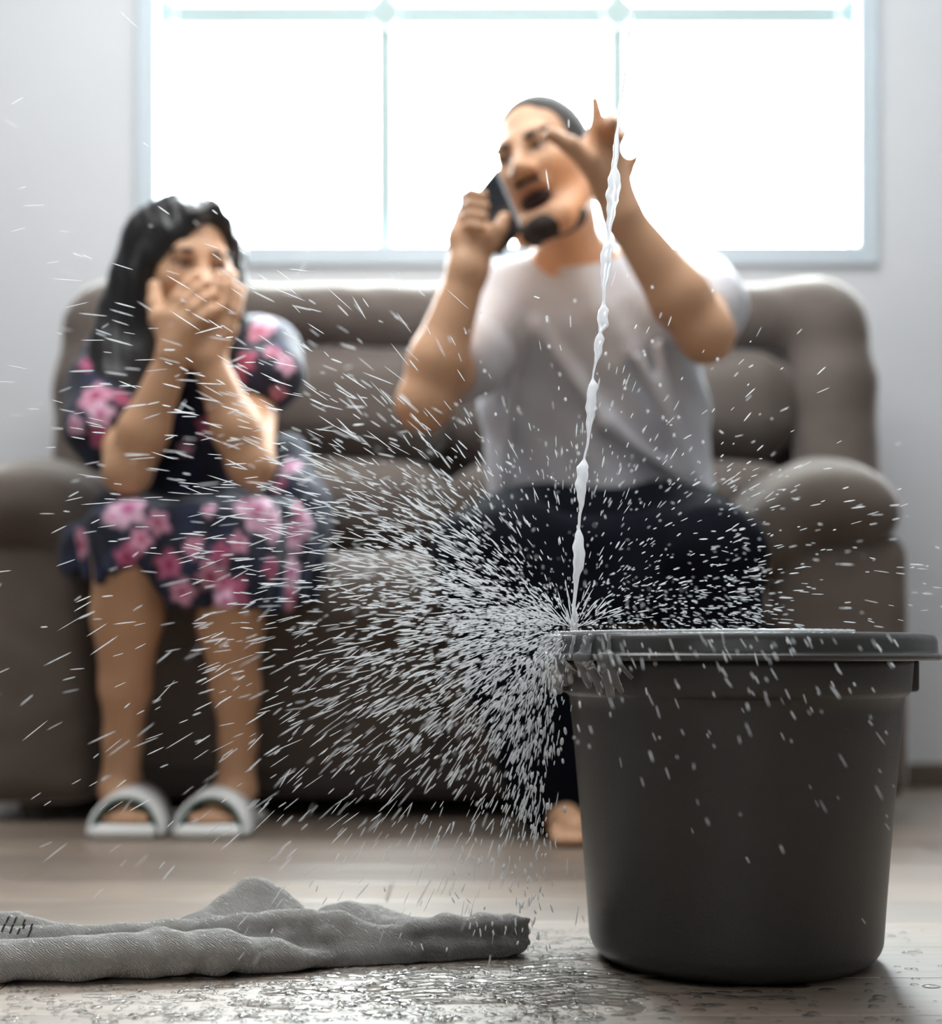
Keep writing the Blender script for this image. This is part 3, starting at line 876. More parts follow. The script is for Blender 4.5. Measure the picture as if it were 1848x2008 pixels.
f.F += (0.0011 * np.sin(330 * X + 150 * Y + 7 * np.sin(5 * Z))).astype(np.float32)
v, q = f.surface(2)
sub('hair', mesh_np('hair', v, q), wom, M['hair'])

# dress
f = Field((-1.02, 2.36, 0.33), (-0.22, 3.14, 1.02), 0.006)
f.chain([P(350, 735, 2.77), ch, be, pe], [0.065, 0.118, 0.120, 0.145], 0.06)
for i, s_ in enumerate(w_sh):
    f.cap(P(350, 725, 2.76), s_, 0.056, 0.060, 0.05)
f.chain([w_sh[0], P(215, 775, 2.68), P(215, 838, 2.61)], [0.062, 0.074, 0.082], 0.04)
f.chain([w_sh[1], P(520, 700, 2.68), P(528, 738, 2.62)], [0.060, 0.064, 0.064], 0.04)
f.cap(w_hip[0], w_kn[0] + np.array([0, 0.004, 0.02]), 0.115, 0.069, 0.05); f.cap(w_hip[1], w_kn[1] + np.array([0, 0.0, 0.025]), 0.115, 0.076, 0.05)
for u in np.linspace(0, 1, 6):
    a = w_hip[0] * (1 - u) + w_hip[1] * u; b = w_kn[0] * (1 - u) + (w_kn[1] + np.array([0, 0, 0.02])) * u
    f.cap(a, b + np.array([0, 0.03, 0.005]), 0.095, 0.055, 0.05)
# the hem hangs over the knees
xs_ = np.linspace(150, 612, 21)
for i, x in enumerate(xs_):
    hem = np.interp(x, [150, 190, 225, 260, 295, 340, 400, 455, 500, 560, 612], [1115, 1142, 1112, 1080, 1128, 1184, 1184, 1176, 1190, 1196, 1170])
    top = np.interp(x, [150, 190, 250, 330, 455, 560, 612], [1075, 1030, 1010, 1020, 1015, 1000, 1050])
    dd = np.interp(x, [150, 200, 250, 350, 455, 540, 612], [2.66, 2.475, 2.458, 2.50, 2.448, 2.52, 2.66]) + 0.010 * math.sin(i * 1.9)
    f.cap(P(x, top, dd + 0.02), P(x, hem, dd), 0.026, 0.011, 0.018)
f.chain([P(560, 900, 2.80), P(585, 1000, 2.74), P(595, 1110, 2.70)], [0.05, 0.055, 0.04], 0.05)
f.chain([P(205, 1010, 2.80), P(165, 1075, 2.72), P(148, 1110, 2.70)], [0.04, 0.035, 0.025], 0.04)
X, Y, Z = f.grid()
f.F += (0.0035 * np.sin(55 * X + 30 * Y + 2 * np.sin(22 * Z)) * np.sin(20 * Z + 9 * X)).astype(np.float32)
# openings: legs below the hem, arms out of the sleeves
v, q = f.surface(1)
# printed flowers: (photo x, y, size px, tone)
FL = [(178, 765, 40, 1), (205, 800, 30, 0), (140, 840, 24, 0), (172, 700, 26, 2), (165, 650, 22, 1), (190, 870, 26, 2), (250, 770, 22, 2),
      (240, 985, 42, 0), (318, 1018, 28, 1), (288, 1052, 26, 1), (205, 1010, 18, 0), (238, 1098, 28, 2), (150, 1075, 36, 1), (372, 1065, 26, 1), (400, 985, 22, 0),
      (345, 1170, 30, 1), (322, 1118, 32, 2), (405, 1140, 40, 1), (465, 1160, 44, 2), (430, 1172, 28, 0), (425, 1072, 24, 2), (480, 1055, 24, 1), (515, 990, 46, 0), (545, 1035, 40, 0),
      (480, 975, 22, 0), (590, 1060, 38, 0), (580, 1110, 34, 0), (545, 1120, 26, 2), (580, 1180, 32, 1), (610, 1030, 26, 0), (560, 905, 26, 0), (600, 1000, 24, 1), (535, 940, 22, 2),
      (572, 705, 24, 0), (545, 680, 20, 1), (500, 640, 30, 1), (470, 700, 30, 2), (455, 740, 26, 2), (520, 620, 26, 0), (440, 790, 24, 1), (555, 780, 20, 1)]
fc3 = []; fr = []; ft = []
qx = CX + v[:, 0] / v[:, 1] * F; qy = HY - (v[:, 2] - CAMH) / v[:, 1] * F
for x, y_, r, t in FL:       # nearest cloth to the viewer at that spot
    near = np.where((np.abs(qx - x) < 12) & (np.abs(qy - y_) < 12))[0]
    if len(near):
        i = near[np.argmin(v[near, 1])]
        fc3.append(v[i]); fr.append(r * v[i, 1] / F * 1.0); ft.append(t)
for k in range(70):          # the print goes on where the photo does not look
    i = nrs.randint(len(v)); p = v[i]
    if all(np.linalg.norm(p - c) > 0.055 for c in fc3) and p[1] > 2.72:
        fc3.append(p); fr.append(nrs.uniform(0.016, 0.032)); ft.append(nrs.randint(3))
base = np.array([0.010, 0.013, 0.028])
colr = np.tile(base, (len(v), 1))
blot = np.sin(v[:, 0] * 45 + 2 * np.sin(v[:, 2] * 31)) * np.sin(v[:, 2] * 38 + v[:, 1] * 30)
colr += np.clip(blot, 0, 1)[:, None] * np.array([0.008, 0.014, 0.040])
petal = [np.array([0.74, 0.47, 0.62]), np.array([0.58, 0.27, 0.38]), np.array([0.46, 0.12, 0.22])]
core = [np.array([0.50, 0.10, 0.28]), np.array([0.32, 0.02, 0.10]), np.array([0.28, 0.012, 0.08])]
for k, (c, r, t) in enumerate(zip(fc3, fr, ft)):
    d = v - c; dist = np.linalg.norm(d, axis=1)
    near = np.where(dist < r * 1.5)[0]
    ang = np.arctan2(d[near, 2], d[near, 0] + d[near, 1] * 0.5) + k
    rr = dist[near] / (r * (0.92 + 0.22 * np.cos(5 * ang)))
    w = np.clip((1.0 - rr) * 5, 0, 1)[:, None]
    wc = np.clip((0.42 - rr) * 5, 0, 1)[:, None]
    pc_ = petal[t] * (1 - 0.25 * np.cos(10 * ang))[:, None]
    colr[near] = colr[near] * (1 - w) + (pc_ * (1 - wc) + core[t] * wc) * w
sub('dress', mesh_np('dress', v, q, True, colr), wom, M['dress'])

# slides
def slide(cx, yaw):
    R = np.array([[math.cos(yaw), -math.sin(yaw), 0], [math.sin(yaw), math.cos(yaw), 0], [0, 0, 1]])
    c = np.array([cx, 2.650, 0])
    pt = lambda x, y, z: c + R @ np.array([x, y, z])
    f = Field(c - np.array([0.12, 0.19, 0.005]), c + np.array([0.12, 0.19, 0.12]), 0.004)
    f.rbox(pt(0, 0, 0.0125), (0.058, 0.140, 0.0125), 0.0115, R)
    v, q = f.surface(1); v[:, 2] = np.maximum(v[:, 2], 0.0)
    o = sub('slipper', mesh_np('slipper', v, q), wom, M['slipper'])
    def band(r0, r1, y0, y1):
        n = 22; v = []; fc = []
        for j, (yy, r, e) in enumerate(((y0, r0, 0), (y0, r1, 0), (y1, r1, 0.012), (y1, r0, 0.012))):
            for i in range(n):
                a_ = math.pi * i / (n - 1)
                v.append(pt(-math.cos(a_) * r, yy + 0.012 * math.sin(a_), 0.008 + math.sin(a_) * (r * 1.06 + e)))
        for j in range(4):
            for i in range(n - 1):
                fc.append((j * n + i, j * n + i + 1, ((j + 1) % 4) * n + i + 1, ((j + 1) % 4) * n + i))
        return np.array(v), np.array(fc)
    v, q = band(0.0580, 0.0672, -0.118, -0.01)
    sub('slipper_band', mesh_np('slipper_band', v, q), o, M['slipper'])
    v, q = band(0.0535, 0.0592, -0.1215, -0.012)
    sub('slipper_lining', mesh_np('slipper_lining', v, q), o, M['slipper_green'])['label'] = 'dark green lining of the band'
slide(SLX[0], math.radians(1)); slide(SLX[1], math.radians(-2))

# ================================================================== bucket
BC = np.array([0.2856, 1.55])
bucket = empty('bucket', (BC[0], BC[1], 0), 'large dark grey plastic bucket on the wet floor catching the falling water', 'bucket')
def lathe(name, prof, parent, m, n=96, closed=True):
    v = []; fc = []
    k = len(prof)
    for r, z in prof:
        for i in range(n):
            a = 2 * math.pi * i / n
            v.append((BC[0] + r * math.cos(a), BC[1] + r * math.sin(a), z))
    rows = k if closed else k - 1
    for j in range(rows):
        for i in range(n):
            fc.append((j * n + i, j * n + (i + 1) % n, ((j + 1) % k) * n + (i + 1) % n, ((j + 1) % k) * n + i))
    return sub(name, mesh_np(name, np.array(v), np.array(fc)), parent, m)
def fine(prof, seg=0.012):
    out = []
    for (r0, z0), (r1, z1) in zip(prof[:-1], prof[1:]):
        n = max(1, int(math.hypot(r1 - r0, z1 - z0) / seg))
        for i in range(n): out.append((r0 + (r1 - r0) * i / n, z0 + (z1 - z0) * i / n))
    return out + [prof[-1]]
arc = lambda cr, cz, r, a0, a1, n=8: [(cr + r * math.cos(math.radians(a0 + (a1 - a0) * i / n)), cz + r * math.sin(math.radians(a0 + (a1 - a0) * i / n))) for i in range(n + 1)]
outer = [(0.001, 0.003), (0.116, 0.003), (0.122, 0.0)] + arc(0.129, 0.028, 0.028, -80, -5, 9) + [(0.1592, 0.06), (0.1665, 0.155), (0.1730, 0.230), (0.1785, 0.2835), (0.1800, 0.2850), (0.1822, 0.2865), (0.1845, 0.290), (0.1875, 0.326)]
inner = [(0.1830, 0.326), (0.174, 0.27), (0.162, 0.15), (0.153, 0.05), (0.140, 0.012), (0.001, 0.010)]
lathe('bucket_body', fine(outer) + fine(inner), bucket, M['bucket'])
rim = [(0.1835, 0.322), (0.2130, 0.322), (0.2155, 0.3235), (0.2160, 0.3265), (0.2145, 0.3285), (0.2115, 0.3290), (0.2110, 0.3320), (0.2105, 0.342), (0.2085, 0.3475), (0.2045, 0.3500), (0.195, 0.3500), (0.186, 0.346), (0.1835, 0.336)]
lathe('bucket_rim', rim, bucket, M['rim'], 128)
for q_ in (-1, 1):
    bm = box_bm(BC[0] + q_ * 0.181 - 0.012, BC[0] + q_ * 0.181 + 0.012, BC[1] - 0.03, BC[1] + 0.03, 0.288, 0.3235, None, 0.004)
    bmesh.ops.create_cone(bm, cap_ends=True, segments=16, radius1=0.009, radius2=0.009, depth=0.022, matrix=Matrix.Translation((BC[0] + q_ * 0.184, BC[1], 0.306)) @ Matrix.Rotation(math.radians(90), 4, 'Y'))
    sub('handle_lug', mesh_bm('handle_lug', bm), bucket, M['bucket'])
# wire bail lying against the back of the rim
bv = []; fcs = []
N = 40; n = 8
for i in range(N + 1):
    a = math.pi * i / N
    c = np.array([BC[0] + 0.192 * math.cos(a), BC[1] + 0.192 * math.sin(a), 0.306 - 0.02 * math.sin(a)])
    rad = unit([math.cos(a), math.sin(a), 0])
    for j in range(n):
        b = 2 * math.pi * j / n
        bv.append(c + 0.0035 * (math.cos(b) * rad + math.sin(b) * np.array([0, 0, 1])))
for i in range(N):
    for j in range(n):
        fcs.append((i * n + j, i * n + (j + 1) % n, (i + 1) * n + (j + 1) % n, (i + 1) * n + j))
sub('handle', mesh_np('handle', np.array(bv), np.array(fcs)), bucket, M['bucket'])
# water standing in the bucket
n = 64; v = [(BC[0], BC[1], 0.334)]; fc = []
for k, r in enumerate((0.05, 0.10, 0.15, 0.1825)):
    for i in range(n):
        a = 2 * math.pi * i / n
        v.append((BC[0] + r * math.cos(a), BC[1] + r * math.sin(a), 0.334 + 0.002 * math.sin(5 * a + 9 * r * 10)))
tri = [(0, 1 + i, 1 + (i + 1) % n) for i in range(n)]
bmw = bmesh.new()
vs = [bmw.verts.new(x) for x in v]
for t in tri: bmw.faces.new([vs[i] for i in t])
for k in range(3):
    for i in range(n):
        bmw.faces.new([vs[1 + k * n + i], vs[1 + (k + 1) * n + i], vs[1 + (k + 1) * n + (i + 1) % n], vs[1 + k * n + (i + 1) % n]])
pool = link('bucket_water', mesh_bm('bucket_water', bmw, True), None, M['puddle'])
tag(pool, 'clear water standing up to the rim inside the grey bucket', 'water')

# ================================================================== falling stream
SD = 1.43
prof = [(-190, 1262, 2.0), (-60, 1248, 2.2), (0, 1241, 2.2), (60, 1235, 3.0), (110, 1231, 2.0), (160, 1222, 3.2), (205, 1215, 2.2), (262, 1211, 3.5), (285, 1209, 5.5), (330, 1206, 5.0),
        (350, 1206, 11.0), (385, 1205, 12.5), (405, 1201, 9.0), (440, 1197, 6.0), (462, 1194, 2.5), (474, 1193, 3.0), (482, 1193, 11.0), (520, 1189, 11.0), (548, 1187, 7.0), (570, 1185, 3.0),
        (598, 1184, 3.0), (608, 1183, 9.5), (640, 1181, 9.0), (652, 1177, 3.0), (664, 1175, 8.5), (690, 1172, 7.5), (712, 1168, 2.5), (742, 1163, 1.6), (756, 1162, 9.0), (800, 1159, 9.5), (830, 1157, 6.0), (856, 1155, 2.5),
        (900, 1147, 1.8), (916, 1145, 10.5), (950, 1142, 10.5), (975, 1141, 7.5), (998, 1140, 3.0), (1036, 1135, 2.5), (1048, 1135, 7.0), (1068, 1136, 10.5), (1100, 1135, 10.5), (1125, 1132, 7.0), (1145, 1129, 4.0),
        (1172, 1127, 3.0), (1190, 1126, 3.5), (1206, 1126, 5.5), (1225, 1125, 6.5), (1240, 1125, 8.0)]
pts = [(-3390, 1560, 2.6), (-830, 1320, 2.5)] + prof
ys = np.array([p[0] for p in pts], float); xs_ = np.array([p[1] for p in pts], float); rs = np.array([p[2] for p in pts], float)
yy = np.concatenate([np.linspace(-3390, -10, 160), np.arange(0, 1240, 4.0)])
n = 10; v = []; fc = []
for i, y_ in enumerate(yy):
    c = P(np.interp(y_, ys, xs_) + 0.8 * math.sin(y_ * 0.11), y_, SD); r = np.interp(y_, ys, rs) * SD / F
    tw = 0.012 * y_
    for j in range(n):
        a = 2 * math.pi * j / n
        rr = r * (1 + 0.25 * math.sin(3 * a + tw) + 0.12 * math.sin(y_ * 0.21 + a))
        v.append((c[0] + rr * math.cos(a), c[1] + rr * math.sin(a), c[2]))
for i in range(len(yy) - 1):
    for j in range(n):
        fc.append((i * n + j, (i + 1) * n + j, (i + 1) * n + (j + 1) % n, i * n + (j + 1) % n))
stream = link('water_stream', mesh_np('water_stream', np.array(v), np.array(fc)), None, M['stream'])
tag(stream, 'thin beaded stream of leaking water falling onto the bucket rim', 'water stream')

# water running over the rim where the stream lands, plus a bead added as its white highlight
f = Field((BC[0] - 0.26, BC[1] - 0.24, 0.27), (BC[0] + 0.14, BC[1] + 0.02, 0.37), 0.0024)
RA = lambda deg, r, z: np.array([BC[0] + r * math.cos(math.radians(deg)), BC[1] + r * math.sin(math.radians(deg)), z])
wr_ = random.Random(3)
for k in range(46):
    a0 = 196 + k * 2.1; r_ = 0.0020 + 0.0006 * wr_.random()
    f.cap(RA(a0, 0.2045, 0.3505), RA(a0 + 2.3, 0.2045 + 0.001 * wr_.random(), 0.3505), r_, r_, 0.002)
for k in range(26):
    a0 = wr_.uniform(186, 232); z1 = wr_.uniform(0.286, 0.320)
    rr_ = 0.206 if z1 > 0.31 else wr_.uniform(0.192, 0.207)
    f.cap(RA(a0, 0.2165, 0.3255), RA(a0 + wr_.uniform(-2, 2), rr_, z1), wr_.uniform(0.0022, 0.0042), wr_.uniform(0.0018, 0.0045), 0.006)
for k in range(14):
    a0 = wr_.uniform(190, 226)
    f.cap(RA(a0, 0.212, 0.346), RA(a0 + wr_.uniform(-1, 1), 0.2168, 0.324), 0.0022, 0.0026, 0.005)
v, q = f.surface(1)
sub_ = link('water_overflow', mesh_np('water_overflow', v, q), None, M['puddle_clear'])
tag(sub_, 'water film running over and dripping from the front left of the bucket rim, with an added bead for the rim highlight', 'water')

# ================================================================== spray
P0 = P(1125, 1234, SD)
drops = []           # centre, direction, half length, radius
def drop(px, py, d, lpx, wpx, speed=None, vdir=None):
    p = P(px, py, d)
    if vdir is None:
        r = p - P0; dist = np.linalg.norm(r) + 1e-6
        t = dist / (speed or rnd.uniform(1.7, 3.8))
        vel = r / t - np.array([0, 0, 0.5 * 9.81 * t])
        vdir = unit(vel + nrs.normal(0, 0.10, 3) * np.linalg.norm(vel))
    if p[2] < 0.035 or p[1] < 0.9: return
    # not inside the bucket
    if math.hypot(p[0] - BC[0], p[1] - BC[1]) < 0.222 and p[2] < 0.356: return
    drops.append((p, vdir, lpx * d / F * 0.5, wpx * d / F * 0.5 * 0.86))
def size():
    l = rnd.choice((9, 12, 15, 18, 22, 26, 32)) * rnd.uniform(0.8, 1.2)
    return l, rnd.choice((1.8, 2.1, 2.5, 3.0, 3.6)) * rnd.uniform(0.85, 1.15)
dep = lambda s=0.10: SD + rnd.gauss(0, s)
def polar(n, am, asd, mean, sh=1.6, s=0.10, rmin=25):
    for _ in range(n):
        a = math.radians(rnd.gauss(am, asd)); r = rmin + rnd.gammavariate(sh, mean / sh)
        l, w = size()
        l *= min(1.9, 0.55 + r / 450.0)
        if r > 420: w *= 0.8
        drop(1125 + r * math.cos(a), 1228 - r * math.sin(a), dep(s), l, w)
polar(1150, 158, 16, 330)
polar(800, 182, 16, 240)
polar(1050, 206, 20, 290)
polar(800, 232, 20, 260)
polar(620, 150, 20, 480, 2.2, 0.16)
polar(260, 146, 14, 720, 6.0, 0.18)
polar(240, 195, 22, 560, 2.5, 0.16)
for _ in range(1150):      # over the dark lap
    x = rnd.uniform(880, 1500); yv = 1236 - rnd.expovariate(1 / 105.0)
    l, w = size(); drop(x, yv, dep(0.12), l * 0.62, w, speed=rnd.uniform(1.2, 2.6))
for _ in range(230):      # over the sofa arm and wall on the right
    x = 1430 + rnd.expovariate(1 / 170.0); yv = 1232 - abs(rnd.gauss(0, 190))
    l, w = size(); drop(x, yv, dep(0.14), l * 0.9, w * 0.85, speed=rnd.uniform(2.2, 3.6))
for _ in range(200):      # above, around the shirt
    x = rnd.gauss(1140, 170); yv = 1000 - rnd.expovariate(1 / 120.0)
    l, w = size(); drop(x, yv, dep(0.14), l * 0.85, w * 0.8)
for _ in range(420):      # curtain under the rim
    x = 1062 - abs(rnd.gauss(0, 60)) + rnd.uniform(0, 45); yv = rnd.uniform(1285, 1660)
    l, w = size(); drop(x, yv, dep(0.06), l, w * 1.15, vdir=unit(np.array([-0.12 + rnd.gauss(0, 0.12) - (1062 - x) * 0.004, rnd.gauss(0, 0.1), -1])))
for _ in range(150):      # in front of the bucket
    x = rnd.uniform(1130, 1760); yv = 1250 + rnd.expovariate(1 / 120.0)
    l, w = size(); drop(x, yv, rnd.uniform(1.16, 1.30), l * 0.9, w * 1.05, vdir=unit(np.array([0.25 + 0.35 * (x - 1130) / 600 + rnd.gauss(0, 0.1), -0.2, -1])))
for _ in range(110):      # low drops over the floor
    x = 1090 - rnd.expovariate(1 / 110.0); yv = rnd.uniform(1640, 1870)
    drop(x, yv, dep(0.05), rnd.uniform(8, 20), rnd.uniform(2.5, 5.5), vdir=unit(np.array([rnd.gauss(0, 0.25), 0, -1])))
for _ in range(30):       # fat round drops near the stream
    drop(rnd.gauss(1180, 130), rnd.uniform(520, 950), rnd.choice((1.25, 1.3, 1.62, 1.7)), 7, 6, vdir=np.array([0, 0, -1.0]))
for _ in range(40):       # fat drops falling off the rim
    drop(rnd.uniform(1020, 1110), rnd.uniform(1300, 1640), dep(0.03), rnd.uniform(10, 18), rnd.uniform(6, 10), vdir=unit(np.array([rnd.gauss(0, 0.1), 0, -1])))
for _ in range(90):       # fine jets at the point of impact
    a = math.radians(rnd.uniform(20, 165)); r = rnd.uniform(8, 75)
    drop(1125 + r * math.cos(a) * 1.3, 1232 - r * math.sin(a), dep(0.015), rnd.uniform(18, 46), rnd.uniform(1.6, 3.0), speed=6.0)

RINGS = [(-1.0, 0.0), (-0.72, 0.72), (-0.1, 1.0), (0.55, 0.9), (1.0, 0.0)]
NS = 6
uv = []; uf = []
for z, r in RINGS:
    for j in range(NS):
        a = 2 * math.pi * j / NS
        uv.append((max(r, 0.04) * math.cos(a), max(r, 0.04) * math.sin(a), z))
for i in range(len(RINGS) - 1):
    for j in range(NS):
        uf.append((i * NS + j, i * NS + (j + 1) % NS, (i + 1) * NS + (j + 1) % NS, (i + 1) * NS + j))
uv = np.array(uv); uf = np.array(uf)
def frame_of(d):
    a = unit(np.cross(d, [0.31, 0.17, 0.93] if abs(d[2]) < 0.9 else [1, 0.1, 0.2])); return np.stack([a, np.cross(d, a), d], axis=1)
drops = [d for d in drops if -60 < CX + d[0][0] / d[0][1] * F < 1910]
drops.sort(key=lambda d: -(d[2] * d[3]) / d[0][1] ** 2)
dm = mesh_np('water_drop', uv, uf); dm.materials.append(M['spray'])
SPRAY_LABEL = 'bright drop of water thrown out by the splash at the bucket rim'
for p, d, hl_, r in drops[:300]:
    R = frame_of(d)
    o = link('water_drop', dm)
    mt = np.eye(4); mt[:3, 0] = R[:, 0] * r; mt[:3, 1] = R[:, 1] * r; mt[:3, 2] = R[:, 2] * hl_; mt[:3, 3] = p
    o.matrix_world = Matrix(mt.tolist())
    tag(o, SPRAY_LABEL, 'water drop', 'drops of the splash at the bucket rim')
rest = drops[300:]
vv = np.concatenate([(uv * np.array([r, r, hl_])) @ frame_of(d).T + p for p, d, hl_, r in rest])
ff = np.concatenate([uf + i * len(uv) for i in range(len(rest))])
spray = link('water_spray', mesh_np('water_spray', vv, ff), None, M['spray'])
tag(spray, 'fan of fine water spray bursting from the bucket rim across the room', 'water spray', None, 'stuff')

# ================================================================== towel
f = Field((-0.80, 1.32, -0.01), (0.10, 1.75, 0.13), 0.004)
def fold(pts, rads, k=0.02):
    f.chain([P(*p) for p in pts], rads, k)
def ground(px, d, z):
    return np.array([(px - CX) / F * d, d, z])
def roll(pts, k=0.018):      # (photo x, distance, centre height, radius)
    for a, b in zip(pts[:-1], pts[1:]):
        f.cap(ground(a[0], a[1], a[2]), ground(b[0], b[1], b[2]), a[3], b[3], k)
# flat skirt of cloth on the floor
for px in range(-420, 930, 30):
    d0 = np.interp(px, [-420, 0, 300, 560, 800, 930], [1.46, 1.455, 1.475, 1.50, 1.53, 1.55]); d1 = np.interp(px, [-420, 0, 300, 560, 800, 930], [1.60, 1.59, 1.60, 1.63, 1.62, 1.60])
    f.cap(ground(px, d0, 0.006), ground(px, d1, 0.006), 0.0105, 0.0105, 0.03)
K_ = 0.007
# front roll, from the left edge in towards the middle
roll([(-420, 1.43, .020, .022), (0, 1.435, .020, .021), (150, 1.440, .022, .023), (300, 1.450, .025, .023), (430, 1.462, .024, .022), (540, 1.475, .016, .016), (640, 1.49, .010, .009)], K_)
roll([(-420, 1.475, .038, .011), (0, 1.475, .036, .011), (140, 1.478, .040, .009), (300, 1.49, .040, .010), (420, 1.50, .043, .0095), (520, 1.505, .047, .011), (600, 1.512, .046, .012), (665, 1.52, .042, .011), (720, 1.525, .030, .010)], K_)
roll([(-420, 1.52, .046, .011), (-100, 1.52, .046, .012), (30, 1.52, .042, .012), (120, 1.525, .030, .011), (220, 1.53, .022, .011), (330, 1.53, .026, .011)], K_)
# middle roll out to the right end
roll([(430, 1.495, .024, .010), (560, 1.505, .030, .012), (640, 1.512, .030, .013), (720, 1.522, .022, .014), (800, 1.532, .030, .013), (870, 1.54, .034, .0125), (940, 1.545, .035, .0120), (1000, 1.552, .034, .0115), (1018, 1.553, .030, .0100)], K_)
roll([(600, 1.50, .013, .010), (720, 1.515, .012, .012), (840, 1.53, .013, .0125), (940, 1.542, .013, .0125), (1010, 1.548, .013, .0125)], K_)
roll([(700, 1.555, .018, .014), (800, 1.565, .024, .016), (900, 1.575, .022, .016), (1000, 1.575, .018, .014)], K_)
for k in range(9):          # ragged knitted end
    f.cap(ground(1012, 1.548, .008 + .004 * k), ground(1024 + 5 * (k % 3), 1.548 + 0.002 * (k % 2), .008 + .004 * k), 0.0052, 0.0042, 0.002)
# tall fold behind: a raised sheet with a rounded crest
roll([(330, 1.56, .014, .010), (400, 1.57, .034, .0085), (450, 1.575, .054, .0080), (485, 1.58, .0665, .0080), (515, 1.58, .0685, .0080), (545, 1.582, .060, .0080), (575, 1.588, .042, .0085), (605, 1.59, .022, .010)], K_)
for px in range(350, 610, 12):
    zt = np.interp(px, [330, 400, 450, 485, 515, 545, 575, 605], [.014, .034, .054, .0665, .0685, .060, .042, .022])
    f.cap(ground(px, 1.578, zt), ground(px + 5, 1.538, 0.010), 0.0075, 0.010, 0.010)
    f.cap(ground(px, 1.580, zt), ground(px + 10, 1.640, 0.008), 0.0075, 0.010, 0.010)
# second, lower fold
roll([(605, 1.57, .020, .011), (645, 1.575, .038, .0105), (685, 1.58, .0445, .0105), (735, 1.585, .038, .0105), (800, 1.59, .024, .010), (860, 1.59, .014, .010)], K_)
for px in range(615, 850, 14):
    zt = np.interp(px, [605, 645, 685, 735, 800, 860], [.020, .038, .0445, .038, .024, .014])
    f.cap(ground(px, 1.578, zt), ground(px + 3, 1.545, 0.008), 0.0095, 0.012, 0.010)
X, Y, Z = f.grid()
f.F += (0.0022 * np.sin(70 * X + 160 * Y + 2.5 * np.sin(23 * X)) * np.sin(31 * X + 40 * Z)).astype(np.float32)
f.F = np.maximum(f.F, (0.0005 - Z).astype(np.float32) + 0 * f.F)
v, q = f.surface(1)
v[:, 2] = np.maximum(v[:, 2], 0.0005)
tc = np.tile(np.array([0.60, 0.58, 0.55]), (len(v), 1))       # soaked and darker towards the stream
wetw = np.clip((v[:, 0] + 0.20) / 0.22 + 0.25 * np.sin(v[:, 0] * 50 + v[:, 1] * 40), 0, 1) * np.clip((0.05 - v[:, 2]) / 0.02, 0.2, 1)
tc *= (1 - 0.72 * wetw)[:, None]
towel = link('floor_cloth', mesh_np('floor_cloth', v, q, True, tc), None, M['towel'])
tag(towel, 'crumpled grey knitted cloth lying on the wet floor left of the bucket', 'cloth')
# printed dashes near its left edge
qx = CX + v[:, 0] / v[:, 1] * F; qy = HY - (v[:, 2] - CAMH) / v[:, 1] * F
bm = bmesh.new()
for k in range(11):
    x0, y0 = 4 + 5.5 * k, 1822 - 9 * (k % 3)
    near = np.where((np.abs(qx - x0) < 7) & (np.abs(qy - y0) < 7))[0]
    if not len(near): continue
    p = v[near[np.argmin(v[near, 1])]]
    a = Vector((p[0] - 0.0012, p[1] - 0.0012, p[2] - 0.005)); b = Vector((p[0] + 0.0022, p[1] - 0.0008, p[2] + 0.004))
    ww = Vector((0.0009, 0, 0)); dd = Vector((0, 0.0016, 0))
    vs = [bm.verts.new(c) for c in (a - ww, a + ww, b + ww, b - ww, a - ww + dd, a + ww + dd, b + ww + dd, b - ww + dd)]
    for ix in ((0, 1, 2, 3), (7, 6, 5, 4), (0, 4, 5, 1), (1, 5, 6, 2), (2, 6, 7, 3), (3, 7, 4, 0)): bm.faces.new([vs[i] for i in ix])
pr = link('printed_dashes', mesh_bm('printed_dashes', bm), towel, M['mark']); pr['label'] = 'dark printed dashes'; pr['kind'] = 'stuff'

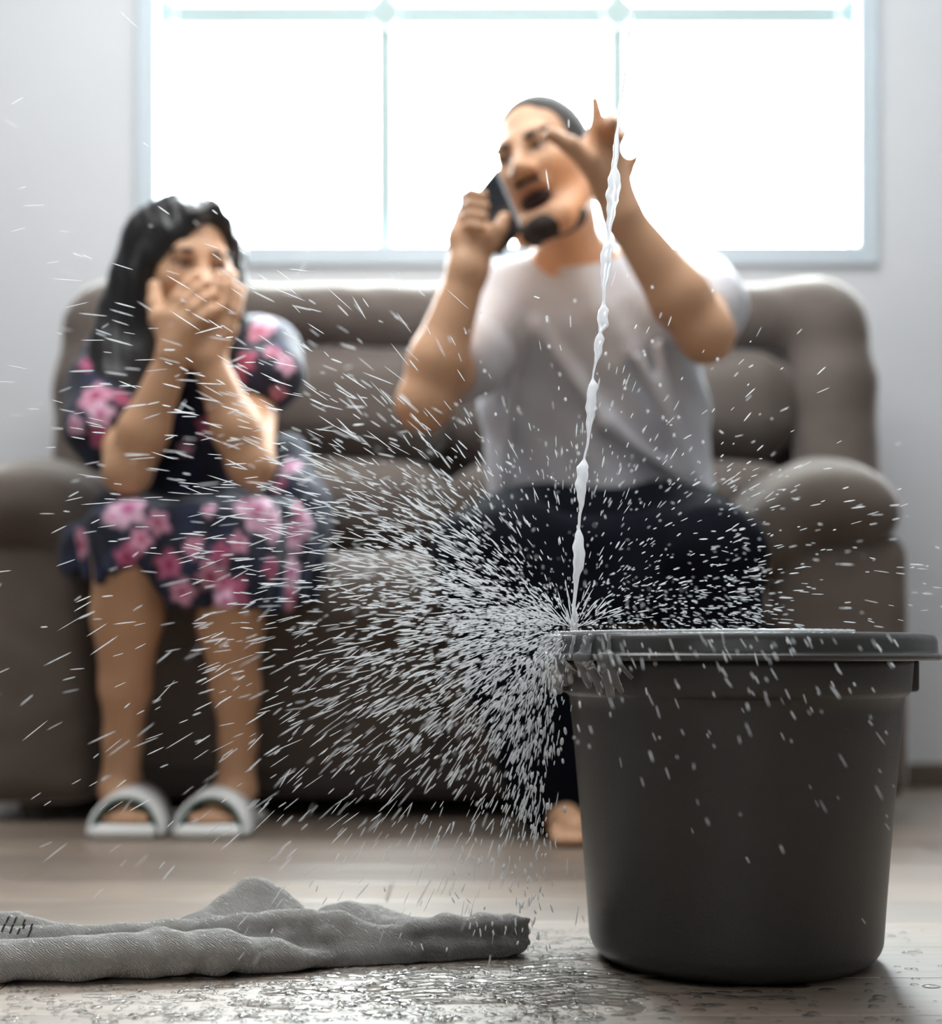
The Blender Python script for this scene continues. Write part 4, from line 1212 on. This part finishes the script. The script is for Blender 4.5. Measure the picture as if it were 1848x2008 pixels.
# ================================================================== water on the floor
nx, ny = 380, 260
gx = np.linspace(-0.60, 0.62, nx); gy = np.linspace(1.20, 1.66, ny)
GX, GY = np.meshgrid(gx, gy, indexing='ij')
h = np.zeros_like(GX)
for k in range(26):
    a = nrs.uniform(0, 6.28); fr_ = nrs.uniform(18, 90)
    h += np.sin(fr_ * (math.cos(a) * GX + 1.7 * math.sin(a) * GY) + nrs.uniform(0, 6.28)) / 5.0
wet = 1.15 - ((GX - 0.02) / 0.30) ** 2 - ((GY - 1.44) / 0.13) ** 2
h = h * 0.55 + wet * 0.75 - 0.35
hz = 0.0016 * (1 - np.exp(-np.clip(h, 0, None) * 2.5)) + 0.0003
hz += (0.0007 * np.sin(170 * GX + 4 * np.sin(60 * GY)) * np.sin(330 * GY + 3 * np.sin(70 * GX)) + 0.0005 * np.sin(420 * GY + 5 * np.sin(45 * GX))) * (h > 0) * np.clip(h * 2, 0, 1)
hz = np.maximum(hz, 0.0002)
keep = h > 0
ids = np.arange(nx * ny).reshape(nx, ny)
ok = keep[:-1, :-1] & keep[1:, :-1] & keep[1:, 1:] & keep[:-1, 1:]
q = np.stack([ids[:-1, :-1][ok], ids[1:, :-1][ok], ids[1:, 1:][ok], ids[:-1, 1:][ok]], axis=1)
used = np.unique(q); mp = np.full(nx * ny, -1); mp[used] = np.arange(len(used))
v = np.stack([GX.ravel(), GY.ravel(), hz.ravel()], axis=1)[used]
pud = link('puddle', mesh_np('puddle', v, mp[q]), None, M['puddle'])
tag(pud, 'shallow puddle of spilled water spreading over the wood floor below the stream', 'puddle')
# beads of water scattered over the planks
bv, bf = [], []
dome = []
for z, r in ((0.0, 1.0), (0.45, 0.9), (0.8, 0.6), (1.0, 0.05)):
    for j in range(7):
        a = 2 * math.pi * j / 7; dome.append((r * math.cos(a), r * math.sin(a), z))
dome = np.array(dome)
df = np.array([(i * 7 + j, i * 7 + (j + 1) % 7, (i + 1) * 7 + (j + 1) % 7, (i + 1) * 7 + j) for i in range(3) for j in range(7)])
cnt = 0
while cnt < 3200:
    x = rnd.gauss(-0.02, 0.33); y_ = rnd.uniform(1.27, 1.70) if rnd.random() < 0.8 else rnd.uniform(1.27, 1.42)
    if x > 0.62 or x < -0.62: continue
    if math.hypot(x - BC[0], y_ - BC[1]) < 0.16: continue
    if x > 0.12 and rnd.random() < 0.75: continue
    r = rnd.choice((0.0012, 0.0016, 0.002, 0.0028, 0.004)) * rnd.uniform(0.8, 1.3)
    bv.append(dome * np.array([r * rnd.uniform(1, 2.4), r * rnd.uniform(0.8, 1.4), min(r * 0.7, 0.0022)]) + np.array([x, y_, 0.0002])); bf.append(df + cnt * len(dome)); cnt += 1
beads = link('water_beads', mesh_np('water_beads', np.concatenate(bv), np.concatenate(bf)), None, M['puddle'])
tag(beads, 'beads of splashed water dotting the floor planks around the cloth and bucket', 'water beads', None, 'stuff')
